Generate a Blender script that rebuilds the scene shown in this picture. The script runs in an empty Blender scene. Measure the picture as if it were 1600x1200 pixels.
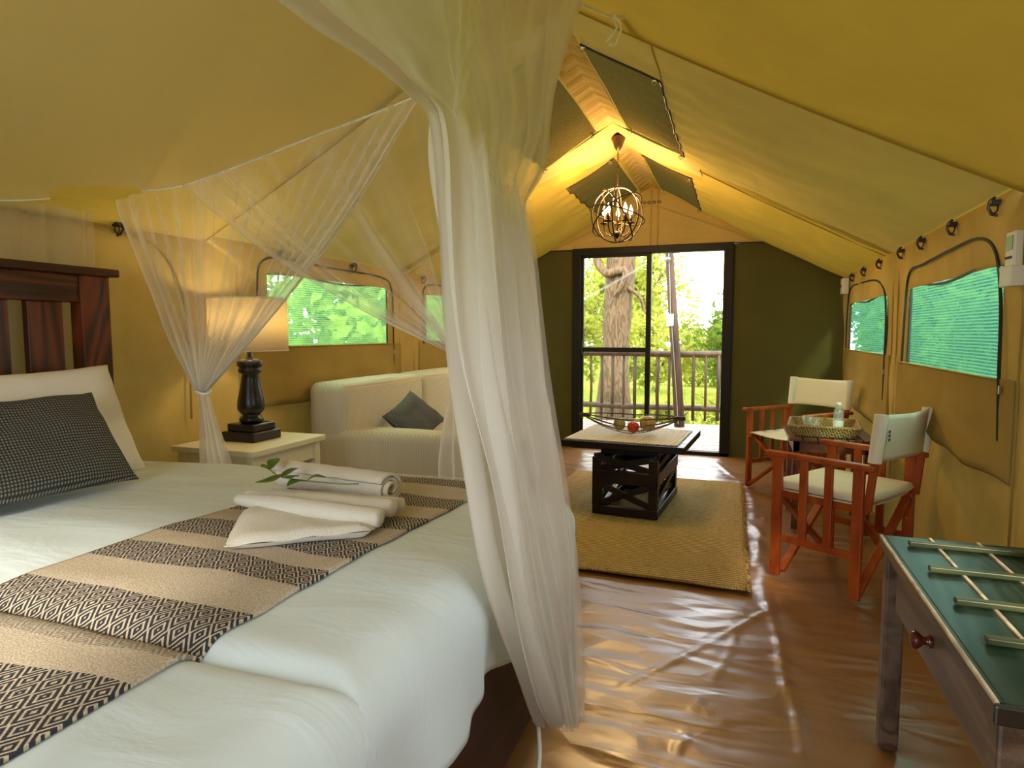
import bpy, bmesh, math, random
import numpy as np
from mathutils import Vector, Matrix, noise
random.seed(7); rng = np.random.default_rng(7)
S = bpy.context.scene
COL = S.collection
PI = math.pi

# ------------------------------------------------------------------ camera
cam_d = bpy.data.cameras.new('camera'); cam = bpy.data.objects.new('camera', cam_d); COL.objects.link(cam)
cam_d.sensor_width = 36.0; cam_d.lens = 36.0 * 1000 / 1600; cam_d.clip_start = 0.03
cam.location = (0, 0, 1.25)
cam.rotation_euler = (math.radians(90 - 4.574), 0, math.radians(19.589))
S.camera = cam

# ------------------------------------------------------------------ world, sun, exposure
S.view_settings.view_transform = 'Standard'; S.view_settings.look = 'None'
S.view_settings.gamma = 1.0; S.view_settings.exposure = 0.0; S.view_settings.use_curve_mapping = False
W = bpy.data.worlds.new('sky'); S.world = W; W.use_nodes = True
bg = W.node_tree.nodes['Background']; bg.inputs[0].default_value = (0.88, 0.95, 1.0, 1); bg.inputs[1].default_value = 8.0
sun_d = bpy.data.lights.new('sun', 'SUN'); sun_d.energy = 5.5; sun_d.angle = math.radians(6); sun_d.color = (1.0, 0.90, 0.74)
sun = bpy.data.objects.new('sun', sun_d); COL.objects.link(sun)
sun.rotation_euler = Vector((-0.27, 0.83, -0.49)).to_track_quat('-Z', 'Y').to_euler()
S.cycles.use_denoising = True
S.cycles.max_bounces = 10; S.cycles.diffuse_bounces = 6; S.cycles.transparent_max_bounces = 32
S.cycles.transmission_bounces = 6; S.cycles.caustics_reflective = False; S.cycles.caustics_refractive = False
S.cycles.sample_clamp_indirect = 6.0

def portal(loc, size, direction):
    d = bpy.data.lights.new('sky_portal', 'AREA'); d.shape = 'RECTANGLE'; d.size, d.size_y = size
    d.cycles.is_portal = True
    o = bpy.data.objects.new('sky_portal', d); COL.objects.link(o); o.location = loc
    o.rotation_euler = Vector(direction).to_track_quat('-Z', 'Z').to_euler()
portal((-0.9, 6.86, 1.06), (1.6, 2.1), (0, -1, 0))
portal((-0.9, -1.26, 1.06), (1.2, 2.1), (0, 1, 0))
portal((0.98, 0.75, 1.30), (1.25, 0.5), (-1, 0, 0))

# ------------------------------------------------------------------ materials
MATS = {}
def _mat(name):
    m = bpy.data.materials.new(name); m.use_nodes = True; nt = m.node_tree; nt.nodes.clear()
    out = nt.nodes.new('ShaderNodeOutputMaterial'); MATS[name] = m
    return m, nt, out
def N(nt, t, **kw):
    n = nt.nodes.new(t)
    for k, v in kw.items():
        if isinstance(k, str) and hasattr(n, k): setattr(n, k, v)
    return n
def L(nt, a, b): nt.links.new(a, b)
def coords(nt, scale=(1, 1, 1), kind='Object', rot=(0, 0, 0)):
    t = N(nt, 'ShaderNodeTexCoord'); m = N(nt, 'ShaderNodeMapping')
    m.inputs['Scale'].default_value = scale; m.inputs['Rotation'].default_value = rot
    L(nt, t.outputs[kind], m.inputs[0]); return m.outputs[0]
def tnoise(nt, vec, scale, detail=4, rough=0.5, dist=0.0):
    n = N(nt, 'ShaderNodeTexNoise'); n.inputs['Scale'].default_value = scale; n.inputs['Detail'].default_value = detail
    n.inputs['Roughness'].default_value = rough; n.inputs['Distortion'].default_value = dist
    L(nt, vec, n.inputs['Vector']); return n.outputs['Fac']
def ramp(nt, fac, stops, interp='LINEAR'):
    r = N(nt, 'ShaderNodeValToRGB'); cr = r.color_ramp; cr.interpolation = interp
    while len(cr.elements) > 1: cr.elements.remove(cr.elements[-1])
    cr.elements[0].position = stops[0][0]; cr.elements[0].color = (*stops[0][1], 1)
    for p, c in stops[1:]:
        e = cr.elements.new(p); e.color = (*c, 1)
    L(nt, fac, r.inputs[0]); return r.outputs[0]
def math_(nt, op, a, b=None, c=None):
    n = N(nt, 'ShaderNodeMath'); n.operation = op
    for i, v in enumerate((a, b, c)):
        if v is None: continue
        if isinstance(v, (int, float)): n.inputs[i].default_value = v
        else: L(nt, v, n.inputs[i])
    return n.outputs[0]
def bump(nt, h, strength, dist=0.01):
    b = N(nt, 'ShaderNodeBump'); b.inputs['Strength'].default_value = strength; b.inputs['Distance'].default_value = dist
    L(nt, h, b.inputs['Height']); return b.outputs[0]
def principled(nt, out):
    p = N(nt, 'ShaderNodeBsdfPrincipled'); L(nt, p.outputs[0], out.inputs[0]); return p
def plain(name, col, rough=0.5, metal=0.0, var=0.12, vs=8, bstr=0.0, bscale=60, spec=0.5):
    m, nt, out = _mat(name); p = principled(nt, out); v = coords(nt)
    n = tnoise(nt, v, vs)
    lo = tuple(max(0, c * (1 - var)) for c in col); hi = tuple(min(1, c * (1 + var)) for c in col)
    L(nt, ramp(nt, n, [(0.3, lo), (0.7, hi)]), p.inputs['Base Color'])
    p.inputs['Roughness'].default_value = rough; p.inputs['Metallic'].default_value = metal
    p.inputs['Specular IOR Level'].default_value = spec
    if bstr: L(nt, bump(nt, tnoise(nt, v, bscale), bstr), p.inputs['Normal'])
    return m
def wood(name, c1, c2, scale=(1, 1, 1), rough=0.4, rings=14, spec=0.5):
    # contour lines of a stretched noise read as growth rings; the grain runs along the axis with the smallest scale
    m, nt, out = _mat(name); p = principled(nt, out); v = coords(nt, scale)
    n = tnoise(nt, v, 1.0, 2, 0.4, 0.3); fine = tnoise(nt, coords(nt, tuple(k * 9 if k == max(scale) else k for k in scale)), 3.0, 4, 0.6)
    ring = math_(nt, 'ADD', math_(nt, 'MULTIPLY', math_(nt, 'SINE', math_(nt, 'MULTIPLY', n, rings * 6.28)), 0.5), 0.5)
    f = math_(nt, 'ADD', math_(nt, 'MULTIPLY', ring, 0.45), math_(nt, 'MULTIPLY', fine, 0.55))
    L(nt, ramp(nt, f, [(0.15, c1), (0.8, c2)]), p.inputs['Base Color']); p.inputs['Roughness'].default_value = rough
    p.inputs['Specular IOR Level'].default_value = spec
    L(nt, bump(nt, f, 0.12, 0.003), p.inputs['Normal'])
    return m
def canvas(name, col, tcol, tw, bstr=0.25, bscale=(7, 7, 7), vs=2.5, var=0.1, rough=0.9):
    m, nt, out = _mat(name); v = coords(nt, bscale)
    n1 = tnoise(nt, v, 1.0, 4, 0.55, 0.6); fine = tnoise(nt, coords(nt), 340, 2)
    h = math_(nt, 'ADD', n1, math_(nt, 'MULTIPLY', fine, 0.06)); nb = bump(nt, h, bstr, 0.02)
    n2 = tnoise(nt, coords(nt), vs, 3)
    lo = tuple(c * (1 - var) for c in col); hi = tuple(min(1, c * (1 + var)) for c in col)
    d = N(nt, 'ShaderNodeBsdfDiffuse'); L(nt, ramp(nt, n2, [(0.3, lo), (0.7, hi)]), d.inputs[0]); L(nt, nb, d.inputs['Normal'])
    t = N(nt, 'ShaderNodeBsdfTranslucent'); t.inputs[0].default_value = (*tcol, 1); L(nt, nb, t.inputs['Normal'])
    mx = N(nt, 'ShaderNodeMixShader'); mx.inputs[0].default_value = tw
    L(nt, d.outputs[0], mx.inputs[1]); L(nt, t.outputs[0], mx.inputs[2]); L(nt, mx.outputs[0], out.inputs[0])
    return m

canvas('roof_canvas', (0.44, 0.31, 0.060), (0.62, 0.38, 0.045), 0.030, 0.8, (3.2, 1.1, 3.2))
canvas('roof_canvas_olive', (0.41, 0.30, 0.080), (0.52, 0.36, 0.08), 0.028, 0.9, (4.0, 1.6, 4.0))
canvas('ridge_canvas', (0.56, 0.38, 0.14), (0.6, 0.42, 0.14), 0.03, 0.6, (2, 26, 2))
canvas('wall_canvas', (0.42, 0.285, 0.085), (0.42, 0.28, 0.07), 0.04, 0.7, (2.5, 5, 2.5), var=0.2)
canvas('flap_canvas', (0.36, 0.25, 0.075), (0.3, 0.22, 0.06), 0.03, 0.6, (3, 4, 3))
canvas('gable_canvas', (0.46, 0.30, 0.09), (0.46, 0.32, 0.10), 0.03, 0.8, (1.2, 2, 9))
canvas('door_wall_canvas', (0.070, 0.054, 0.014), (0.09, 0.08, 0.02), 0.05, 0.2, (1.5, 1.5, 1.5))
canvas('vent_mesh', (0.080, 0.058, 0.014), (0.30, 0.22, 0.05), 0.03, 0.5, (60, 60, 60), vs=180, var=0.55)
plain('black_zip', (0.012, 0.011, 0.010), 0.5)
plain('black_metal', (0.02, 0.018, 0.015), 0.42, 0.4)
plain('door_frame_paint', (0.012, 0.008, 0.005), 0.5, spec=0.2)
plain('bronze', (0.055, 0.036, 0.02), 0.35, 0.8)
plain('chain_bronze', (0.10, 0.06, 0.03), 0.4, 0.8)
plain('white_plastic', (0.72, 0.72, 0.68), 0.4, var=0.03)
plain('display_green', (0.25, 0.42, 0.12), 0.3, var=0.05)
plain('cord_white', (0.78, 0.76, 0.70), 0.7)
plain('cable_grey', (0.22, 0.20, 0.17), 0.6)
plain('cream_paint', (0.74, 0.69, 0.47), 0.42, var=0.04)
plain('lamp_black', (0.012, 0.009, 0.009), 0.30, var=0.3)
plain('brass', (0.6, 0.45, 0.2), 0.3, 1.0)
plain('steel', (0.5, 0.5, 0.5), 0.3, 1.0)
plain('leaf_green', (0.055, 0.14, 0.012), 0.45, var=0.35, vs=20)
plain('stem_green', (0.20, 0.26, 0.06), 0.5)
plain('apple_red', (0.55, 0.03, 0.02), 0.25, var=0.3, vs=14)
plain('gourd_tan', (0.42, 0.26, 0.09), 0.4, var=0.4, vs=24)
plain('gourd_olive', (0.28, 0.24, 0.07), 0.4, var=0.4, vs=18)
plain('wire_brown', (0.045, 0.014, 0.008), 0.45)
plain('print_grey', (0.08, 0.08, 0.09), 0.6)
plain('pillow_white', (0.80, 0.78, 0.70), 0.9, var=0.03, vs=5, bstr=0.25, bscale=14)
plain('chair_canvas', (0.74, 0.70, 0.54), 0.85, var=0.03, bstr=0.15, bscale=220)
plain('brown_tape', (0.04, 0.022, 0.012), 0.6)
plain('bottle_label', (0.75, 0.75, 0.75), 0.5, var=0.02)
wood('headboard_wood', (0.010, 0.0025, 0.0012), (0.165, 0.028, 0.007), (5, 5, 0.8), 0.33, 9)
wood('headboard_rail_wood', (0.010, 0.0025, 0.0012), (0.145, 0.024, 0.006), (5, 0.8, 5), 0.33, 9)
wood('base_wood', (0.030, 0.009, 0.004), (0.075, 0.022, 0.010), (2, 0.6, 3), 0.6, 6)
wood('chair_wood', (0.25, 0.036, 0.006), (0.43, 0.088, 0.014), (7, 7, 2.5), 0.38, 3, 0.35)
wood('table_wood', (0.09, 0.022, 0.009), (0.22, 0.065, 0.028), (9, 1.2, 9), 0.32, 4)
wood('dark_table_wood', (0.005, 0.003, 0.002), (0.020, 0.009, 0.006), (1.5, 6, 6), 0.34, 4, 0.3)
wood('rack_green_wood', (0.004, 0.018, 0.010), (0.026, 0.046, 0.026), (6, 0.9, 6), 0.36, 10, 0.2)
wood('rack_side_wood', (0.035, 0.020, 0.014), (0.150, 0.095, 0.065), (8, 1.0, 8), 0.40, 5)
wood('rack_black_wood', (0.006, 0.005, 0.004), (0.02, 0.015, 0.011), (6, 6, 1), 0.35, 4)
wood('worn_edge_wood', (0.36, 0.26, 0.16), (0.72, 0.60, 0.44), (30, 8, 30), 0.5, 4)
wood('slat_green_wood', (0.022, 0.032, 0.010), (0.085, 0.095, 0.03), (2, 14, 9), 0.42, 4, 0.3)
wood('deck_wood', (0.30, 0.20, 0.15), (0.52, 0.40, 0.32), (1, 9, 1), 0.55, 4)
wood('pole_wood', (0.030, 0.013, 0.004), (0.085, 0.038, 0.013), (9, 9, 1.2), 0.6, 4)
wood('bark', (0.045, 0.026, 0.012), (0.19, 0.115, 0.060), (11, 11, 2.2), 0.9, 6)

# fine-check sofa cover, ribbed cushion, towel, jute, shade, glass, ...
def checked(name, c1, c2, scale, bstr=0.3):
    m, nt, out = _mat(name); p = principled(nt, out); uv = coords(nt, (1, 1, 1), 'UV')
    w = N(nt, 'ShaderNodeTexWave'); w.bands_direction = 'X'; w.inputs['Scale'].default_value = scale
    w2 = N(nt, 'ShaderNodeTexWave'); w2.bands_direction = 'Y'; w2.inputs['Scale'].default_value = scale
    L(nt, uv, w.inputs[0]); L(nt, uv, w2.inputs[0])
    f = math_(nt, 'MULTIPLY', w.outputs['Fac'], w2.outputs['Fac'])
    L(nt, ramp(nt, f, [(0.15, c1), (0.5, c2)]), p.inputs['Base Color']); p.inputs['Roughness'].default_value = 0.95
    L(nt, bump(nt, f, bstr, 0.004), p.inputs['Normal']); return m
checked('sofa_cover', (0.50, 0.46, 0.34), (0.72, 0.68, 0.52), 26)
checked('ribbed_grey', (0.035, 0.034, 0.03), (0.24, 0.235, 0.205), 32, 0.9)
checked('cushion_grey', (0.05, 0.055, 0.055), (0.20, 0.215, 0.21), 30)
def towel_mat():
    m, nt, out = _mat('towel'); p = principled(nt, out); v = coords(nt)
    p.inputs['Base Color'].default_value = (0.80, 0.76, 0.66, 1); p.inputs['Roughness'].default_value = 1.0
    p.inputs['Sheen Weight'].default_value = 0.3
    L(nt, bump(nt, tnoise(nt, v, 190, 3, 0.7), 0.6, 0.006), p.inputs['Normal'])
towel_mat()
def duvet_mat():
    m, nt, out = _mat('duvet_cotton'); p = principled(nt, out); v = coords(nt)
    L(nt, ramp(nt, tnoise(nt, v, 3), [(0.3, (0.68, 0.79, 0.83)), (0.7, (0.72, 0.83, 0.87))]), p.inputs['Base Color'])  # blue tint painted into the white cotton for the cool window light
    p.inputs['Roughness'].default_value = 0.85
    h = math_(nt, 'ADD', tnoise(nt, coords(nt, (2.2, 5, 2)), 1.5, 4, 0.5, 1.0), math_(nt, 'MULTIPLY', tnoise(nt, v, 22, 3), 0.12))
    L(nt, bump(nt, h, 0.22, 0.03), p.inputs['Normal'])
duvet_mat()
def jute_mat():
    m, nt, out = _mat('jute'); p = principled(nt, out); v = coords(nt)
    w = N(nt, 'ShaderNodeTexWave'); w.bands_direction = 'Y'; w.inputs['Scale'].default_value = 12; w.inputs['Distortion'].default_value = 1.5
    w.inputs['Detail Scale'].default_value = 6
    L(nt, v, w.inputs[0])
    w2 = N(nt, 'ShaderNodeTexWave'); w2.bands_direction = 'X'; w2.inputs['Scale'].default_value = 26; L(nt, v, w2.inputs[0])
    wv = math_(nt, 'MULTIPLY', w.outputs['Fac'], math_(nt, 'ADD', math_(nt, 'MULTIPLY', w2.outputs['Fac'], 0.5), 0.5))
    fl = tnoise(nt, coords(nt, (15, 60, 10)), 1.0, 3, 0.65)
    base = ramp(nt, wv, [(0.0, (0.36, 0.20, 0.045)), (0.6, (0.90, 0.63, 0.24))])
    mx = N(nt, 'ShaderNodeMixRGB'); mx.blend_type = 'MULTIPLY'; mx.inputs[0].default_value = 1
    L(nt, base, mx.inputs[1]); L(nt, ramp(nt, fl, [(0.28, (0.16, 0.09, 0.06)), (0.33, (0.88, 0.88, 0.88)), (0.7, (1.08, 1.05, 1.0))]), mx.inputs[2])
    L(nt, mx.outputs[0], p.inputs['Base Color']); p.inputs['Roughness'].default_value = 0.95
    L(nt, bump(nt, wv, 1.0, 0.02), p.inputs['Normal'])
jute_mat()
def throw_mat():
    # woven runner: cream and diamond-patterned bands; UV in metres (x across, y along)
    m, nt, out = _mat('throw_weave'); p = principled(nt, out)
    t = N(nt, 'ShaderNodeTexCoord'); sp = N(nt, 'ShaderNodeSeparateXYZ'); L(nt, t.outputs['UV'], sp.inputs[0])
    u = sp.outputs[0]; v = math_(nt, 'ADD', sp.outputs[1], math_(nt, 'MULTIPLY', math_(nt, 'SUBTRACT', tnoise(nt, coords(nt, (2.5, 2.0, 1)), 1.0, 1), 0.5), 0.07))
    def cell(x, s): return math_(nt, 'ABSOLUTE', math_(nt, 'SUBTRACT', math_(nt, 'FRACT', math_(nt, 'DIVIDE', x, s)), 0.5))
    d = math_(nt, 'ADD', cell(u, 0.044), cell(v, 0.060))
    rings = math_(nt, 'GREATER_THAN', math_(nt, 'FRACT', math_(nt, 'MULTIPLY', d, 4.2)), 0.42)
    band = ramp(nt, math_(nt, 'DIVIDE', v, 2.2), [(k / 2.2, (c, c, c)) for k, c in
        [(0, 1), (0.20, 0), (0.36, 1), (0.655, 0), (0.745, 0.5), (0.785, 1), (0.92, 0), (1.062, 1), (1.165, 0), (1.243, 1), (1.35, 0),
         (1.47, 1), (1.585, 0), (1.70, 1), (1.815, 0), (1.945, 1), (2.075, 0)]], 'CONSTANT')
    wobble = tnoise(nt, coords(nt, (260, 260, 260)), 1, 2)
    dark = math_(nt, 'MULTIPLY', band, rings)
    mx = N(nt, 'ShaderNodeMixRGB'); L(nt, dark, mx.inputs[0])
    L(nt, ramp(nt, wobble, [(0.3, (0.40, 0.33, 0.24)), (0.7, (0.66, 0.57, 0.44))]), mx.inputs[1])
    mx.inputs[2].default_value = (0.030, 0.030, 0.040, 1)
    L(nt, mx.outputs[0], p.inputs['Base Color']); p.inputs['Roughness'].default_value = 0.95
    L(nt, bump(nt, wobble, 0.5, 0.004), p.inputs['Normal'])
throw_mat()
def shade_mat():
    m, nt, out = _mat('lamp_shade_linen'); v = coords(nt, (30, 30, 160))
    d = N(nt, 'ShaderNodeBsdfDiffuse'); L(nt, ramp(nt, tnoise(nt, v, 1), [(0.3, (0.70, 0.60, 0.40)), (0.7, (0.80, 0.70, 0.48))]), d.inputs[0])
    t = N(nt, 'ShaderNodeBsdfTranslucent'); t.inputs[0].default_value = (0.82, 0.70, 0.44, 1)
    mx = N(nt, 'ShaderNodeMixShader'); mx.inputs[0].default_value = 0.45
    L(nt, d.outputs[0], mx.inputs[1]); L(nt, t.outputs[0], mx.inputs[2]); L(nt, mx.outputs[0], out.inputs[0])
shade_mat()
def net_mat():
    m, nt, out = _mat('mosquito_net'); a = N(nt, 'ShaderNodeAttribute'); a.attribute_name = 'weave'
    d = N(nt, 'ShaderNodeBsdfDiffuse'); d.inputs[0].default_value = (0.80, 0.77, 0.70, 1)
    t = N(nt, 'ShaderNodeBsdfTranslucent'); t.inputs[0].default_value = (0.80, 0.77, 0.70, 1)
    mx = N(nt, 'ShaderNodeMixShader'); mx.inputs[0].default_value = 0.45
    L(nt, d.outputs[0], mx.inputs[1]); L(nt, t.outputs[0], mx.inputs[2])
    tr = N(nt, 'ShaderNodeBsdfTransparent'); m2 = N(nt, 'ShaderNodeMixShader')
    L(nt, a.outputs['Fac'], m2.inputs[0]); L(nt, tr.outputs[0], m2.inputs[1]); L(nt, mx.outputs[0], m2.inputs[2])
    L(nt, m2.outputs[0], out.inputs[0])
net_mat()
def screen_mat(name, tint, tcol, open_):
    # insect screen: fine horizontal weave, partly see-through
    m, nt, out = _mat(name); v = coords(nt)
    w = N(nt, 'ShaderNodeTexWave'); w.bands_direction = 'Z'; w.inputs['Scale'].default_value = 22; w.inputs['Distortion'].default_value = 0.6
    w.inputs['Detail Scale'].default_value = 0.4; L(nt, v, w.inputs[0])
    t = N(nt, 'ShaderNodeBsdfTranslucent'); t.inputs[0].default_value = (*tcol, 1)
    d = N(nt, 'ShaderNodeBsdfDiffuse'); d.inputs[0].default_value = (*tcol, 1)
    a = N(nt, 'ShaderNodeMixShader'); a.inputs[0].default_value = 0.3; L(nt, t.outputs[0], a.inputs[1]); L(nt, d.outputs[0], a.inputs[2])
    tr = N(nt, 'ShaderNodeBsdfTransparent'); tr.inputs[0].default_value = (*tint, 1)
    mx = N(nt, 'ShaderNodeMixShader'); L(nt, math_(nt, 'ADD', math_(nt, 'MULTIPLY', w.outputs['Fac'], 0.45), 1 - open_ - 0.22), mx.inputs[0])
    L(nt, tr.outputs[0], mx.inputs[1]); L(nt, a.outputs[0], mx.inputs[2]); L(nt, mx.outputs[0], out.inputs[0])
screen_mat('screen_green', (0.70, 1.0, 0.72), (0.22, 0.55, 0.26), 0.66)
screen_mat('screen_teal', (0.55, 0.95, 0.78), (0.11, 0.36, 0.25), 0.58)
def glass_mat(name, col=(1, 1, 1), refl=0.1, haze=0.0):
    m, nt, out = _mat(name); g = N(nt, 'ShaderNodeBsdfGlossy'); g.inputs['Roughness'].default_value = 0.04
    tr = N(nt, 'ShaderNodeBsdfTransparent'); L(nt, ramp(nt, tnoise(nt, coords(nt), 3), [(0.3, tuple(c * 0.985 for c in col)), (0.7, col)]), tr.inputs[0])
    mx = N(nt, 'ShaderNodeMixShader'); mx.inputs[0].default_value = refl; L(nt, tr.outputs[0], mx.inputs[1]); L(nt, g.outputs[0], mx.inputs[2])
    d = N(nt, 'ShaderNodeBsdfDiffuse'); d.inputs[0].default_value = (0.85, 0.87, 0.86, 1)
    m2 = N(nt, 'ShaderNodeMixShader'); m2.inputs[0].default_value = haze; L(nt, mx.outputs[0], m2.inputs[1]); L(nt, d.outputs[0], m2.inputs[2])
    L(nt, m2.outputs[0], out.inputs[0])
glass_mat('pane_glass', (0.97, 0.99, 0.97), 0.04); glass_mat('clear_glass', (0.95, 0.97, 0.96), 0.10, 0.10); glass_mat('bottle_plastic', (0.95, 0.97, 0.98), 0.12, 0.16)
def bulb_mat():
    m, nt, out = _mat('bulb_glow'); e = N(nt, 'ShaderNodeEmission'); e.inputs[0].default_value = (1, 0.70, 0.32, 1); e.inputs[1].default_value = 14
    L(nt, e.outputs[0], out.inputs[0])
bulb_mat()
def floor_mat():
    m, nt, out = _mat('groundsheet_pvc'); p = principled(nt, out); v = coords(nt)
    L(nt, ramp(nt, tnoise(nt, v, 2.2, 4), [(0.3, (0.21, 0.088, 0.022)), (0.7, (0.28, 0.130, 0.040))]), p.inputs['Base Color'])
    L(nt, ramp(nt, tnoise(nt, v, 4, 3), [(0.3, (0.27, 0.27, 0.27)), (0.7, (0.38, 0.38, 0.38))]), p.inputs['Roughness'])
    p.inputs['IOR'].default_value = 1.7; p.inputs['Specular IOR Level'].default_value = 0.75
    big = tnoise(nt, coords(nt, (2.2, 6.5, 2), 'Object', (0, 0, 0.18)), 1.0, 2, 0.4, 0.8)
    vo = N(nt, 'ShaderNodeTexVoronoi'); vo.feature = 'F1'; vo.inputs['Scale'].default_value = 1.0; vo.inputs['Randomness'].default_value = 1.0
    L(nt, coords(nt, (4.5, 9.0, 4), 'Object', (0, 0, 0.25)), vo.inputs['Vector'])
    boards = N(nt, 'ShaderNodeTexWave'); boards.bands_direction = 'Y'; boards.wave_profile = 'SAW'; boards.inputs['Scale'].default_value = 2.1
    boards.inputs['Distortion'].default_value = 0.6; boards.inputs['Detail'].default_value = 1; boards.inputs['Detail Scale'].default_value = 0.7
    L(nt, coords(nt, (1, 1, 1), 'Object', (0, 0, math.radians(11))), boards.inputs[0])
    seams = N(nt, 'ShaderNodeTexWave'); seams.bands_direction = 'X'; seams.wave_profile = 'SAW'; seams.inputs['Scale'].default_value = 1.1; seams.inputs['Distortion'].default_value = 1.0; seams.inputs['Detail Scale'].default_value = 0.4
    L(nt, coords(nt, (1, 1, 1), 'Object', (0, 0, math.radians(8))), seams.inputs[0])
    h = math_(nt, 'ADD', math_(nt, 'MULTIPLY', boards.outputs['Fac'], 0.24), math_(nt, 'ADD', math_(nt, 'MULTIPLY', big, 1.0), math_(nt, 'MULTIPLY', vo.outputs['Distance'], 0.42)))
    h = math_(nt, 'ADD', h, math_(nt, 'MULTIPLY', seams.outputs['Fac'], 0.12))
    L(nt, bump(nt, h, 0.9, 0.018), p.inputs['Normal'])
floor_mat()
def leafy(name, c, tc, tw=0.45):
    m, nt, out = _mat(name); v = coords(nt); n = tnoise(nt, v, 1.3, 3)
    d = N(nt, 'ShaderNodeBsdfDiffuse'); L(nt, ramp(nt, n, [(0.3, tuple(x * 0.6 for x in c)), (0.7, tuple(min(1, x * 1.3) for x in c))]), d.inputs[0])
    t = N(nt, 'ShaderNodeBsdfTranslucent'); t.inputs[0].default_value = (*tc, 1)
    mx = N(nt, 'ShaderNodeMixShader'); mx.inputs[0].default_value = tw
    L(nt, d.outputs[0], mx.inputs[1]); L(nt, t.outputs[0], mx.inputs[2]); L(nt, mx.outputs[0], out.inputs[0])
leafy('foliage_bright', (0.30, 0.31, 0.055), (0.38, 0.40, 0.06)); leafy('foliage_mid', (0.12, 0.17, 0.030), (0.17, 0.23, 0.035)); leafy('foliage_deep', (0.05, 0.12, 0.02), (0.08, 0.17, 0.03))
leafy('grass', (0.20, 0.24, 0.04), (0.3, 0.36, 0.05), 0.1)
def wicker_mat():
    m, nt, out = _mat('wicker'); p = principled(nt, out); v = coords(nt)
    w = N(nt, 'ShaderNodeTexWave'); w.bands_direction = 'DIAGONAL'; w.inputs['Scale'].default_value = 40; w.inputs['Distortion'].default_value = 3; L(nt, v, w.inputs[0])
    L(nt, ramp(nt, w.outputs['Fac'], [(0.1, (0.20, 0.10, 0.025)), (0.7, (0.58, 0.38, 0.13))]), p.inputs['Base Color']); p.inputs['Roughness'].default_value = 0.6
    L(nt, bump(nt, w.outputs['Fac'], 0.7, 0.006), p.inputs['Normal'])
wicker_mat()
def mat_mat():
    m, nt, out = _mat('reed_mat'); p = principled(nt, out); v = coords(nt)
    w = N(nt, 'ShaderNodeTexWave'); w.bands_direction = 'X'; w.inputs['Scale'].default_value = 17; L(nt, v, w.inputs[0])
    L(nt, ramp(nt, w.outputs['Fac'], [(0.1, (0.38, 0.33, 0.24)), (0.6, (0.84, 0.80, 0.68))]), p.inputs['Base Color']); p.inputs['Roughness'].default_value = 0.7
    L(nt, bump(nt, w.outputs['Fac'], 0.6, 0.006), p.inputs['Normal'])
mat_mat()

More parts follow.
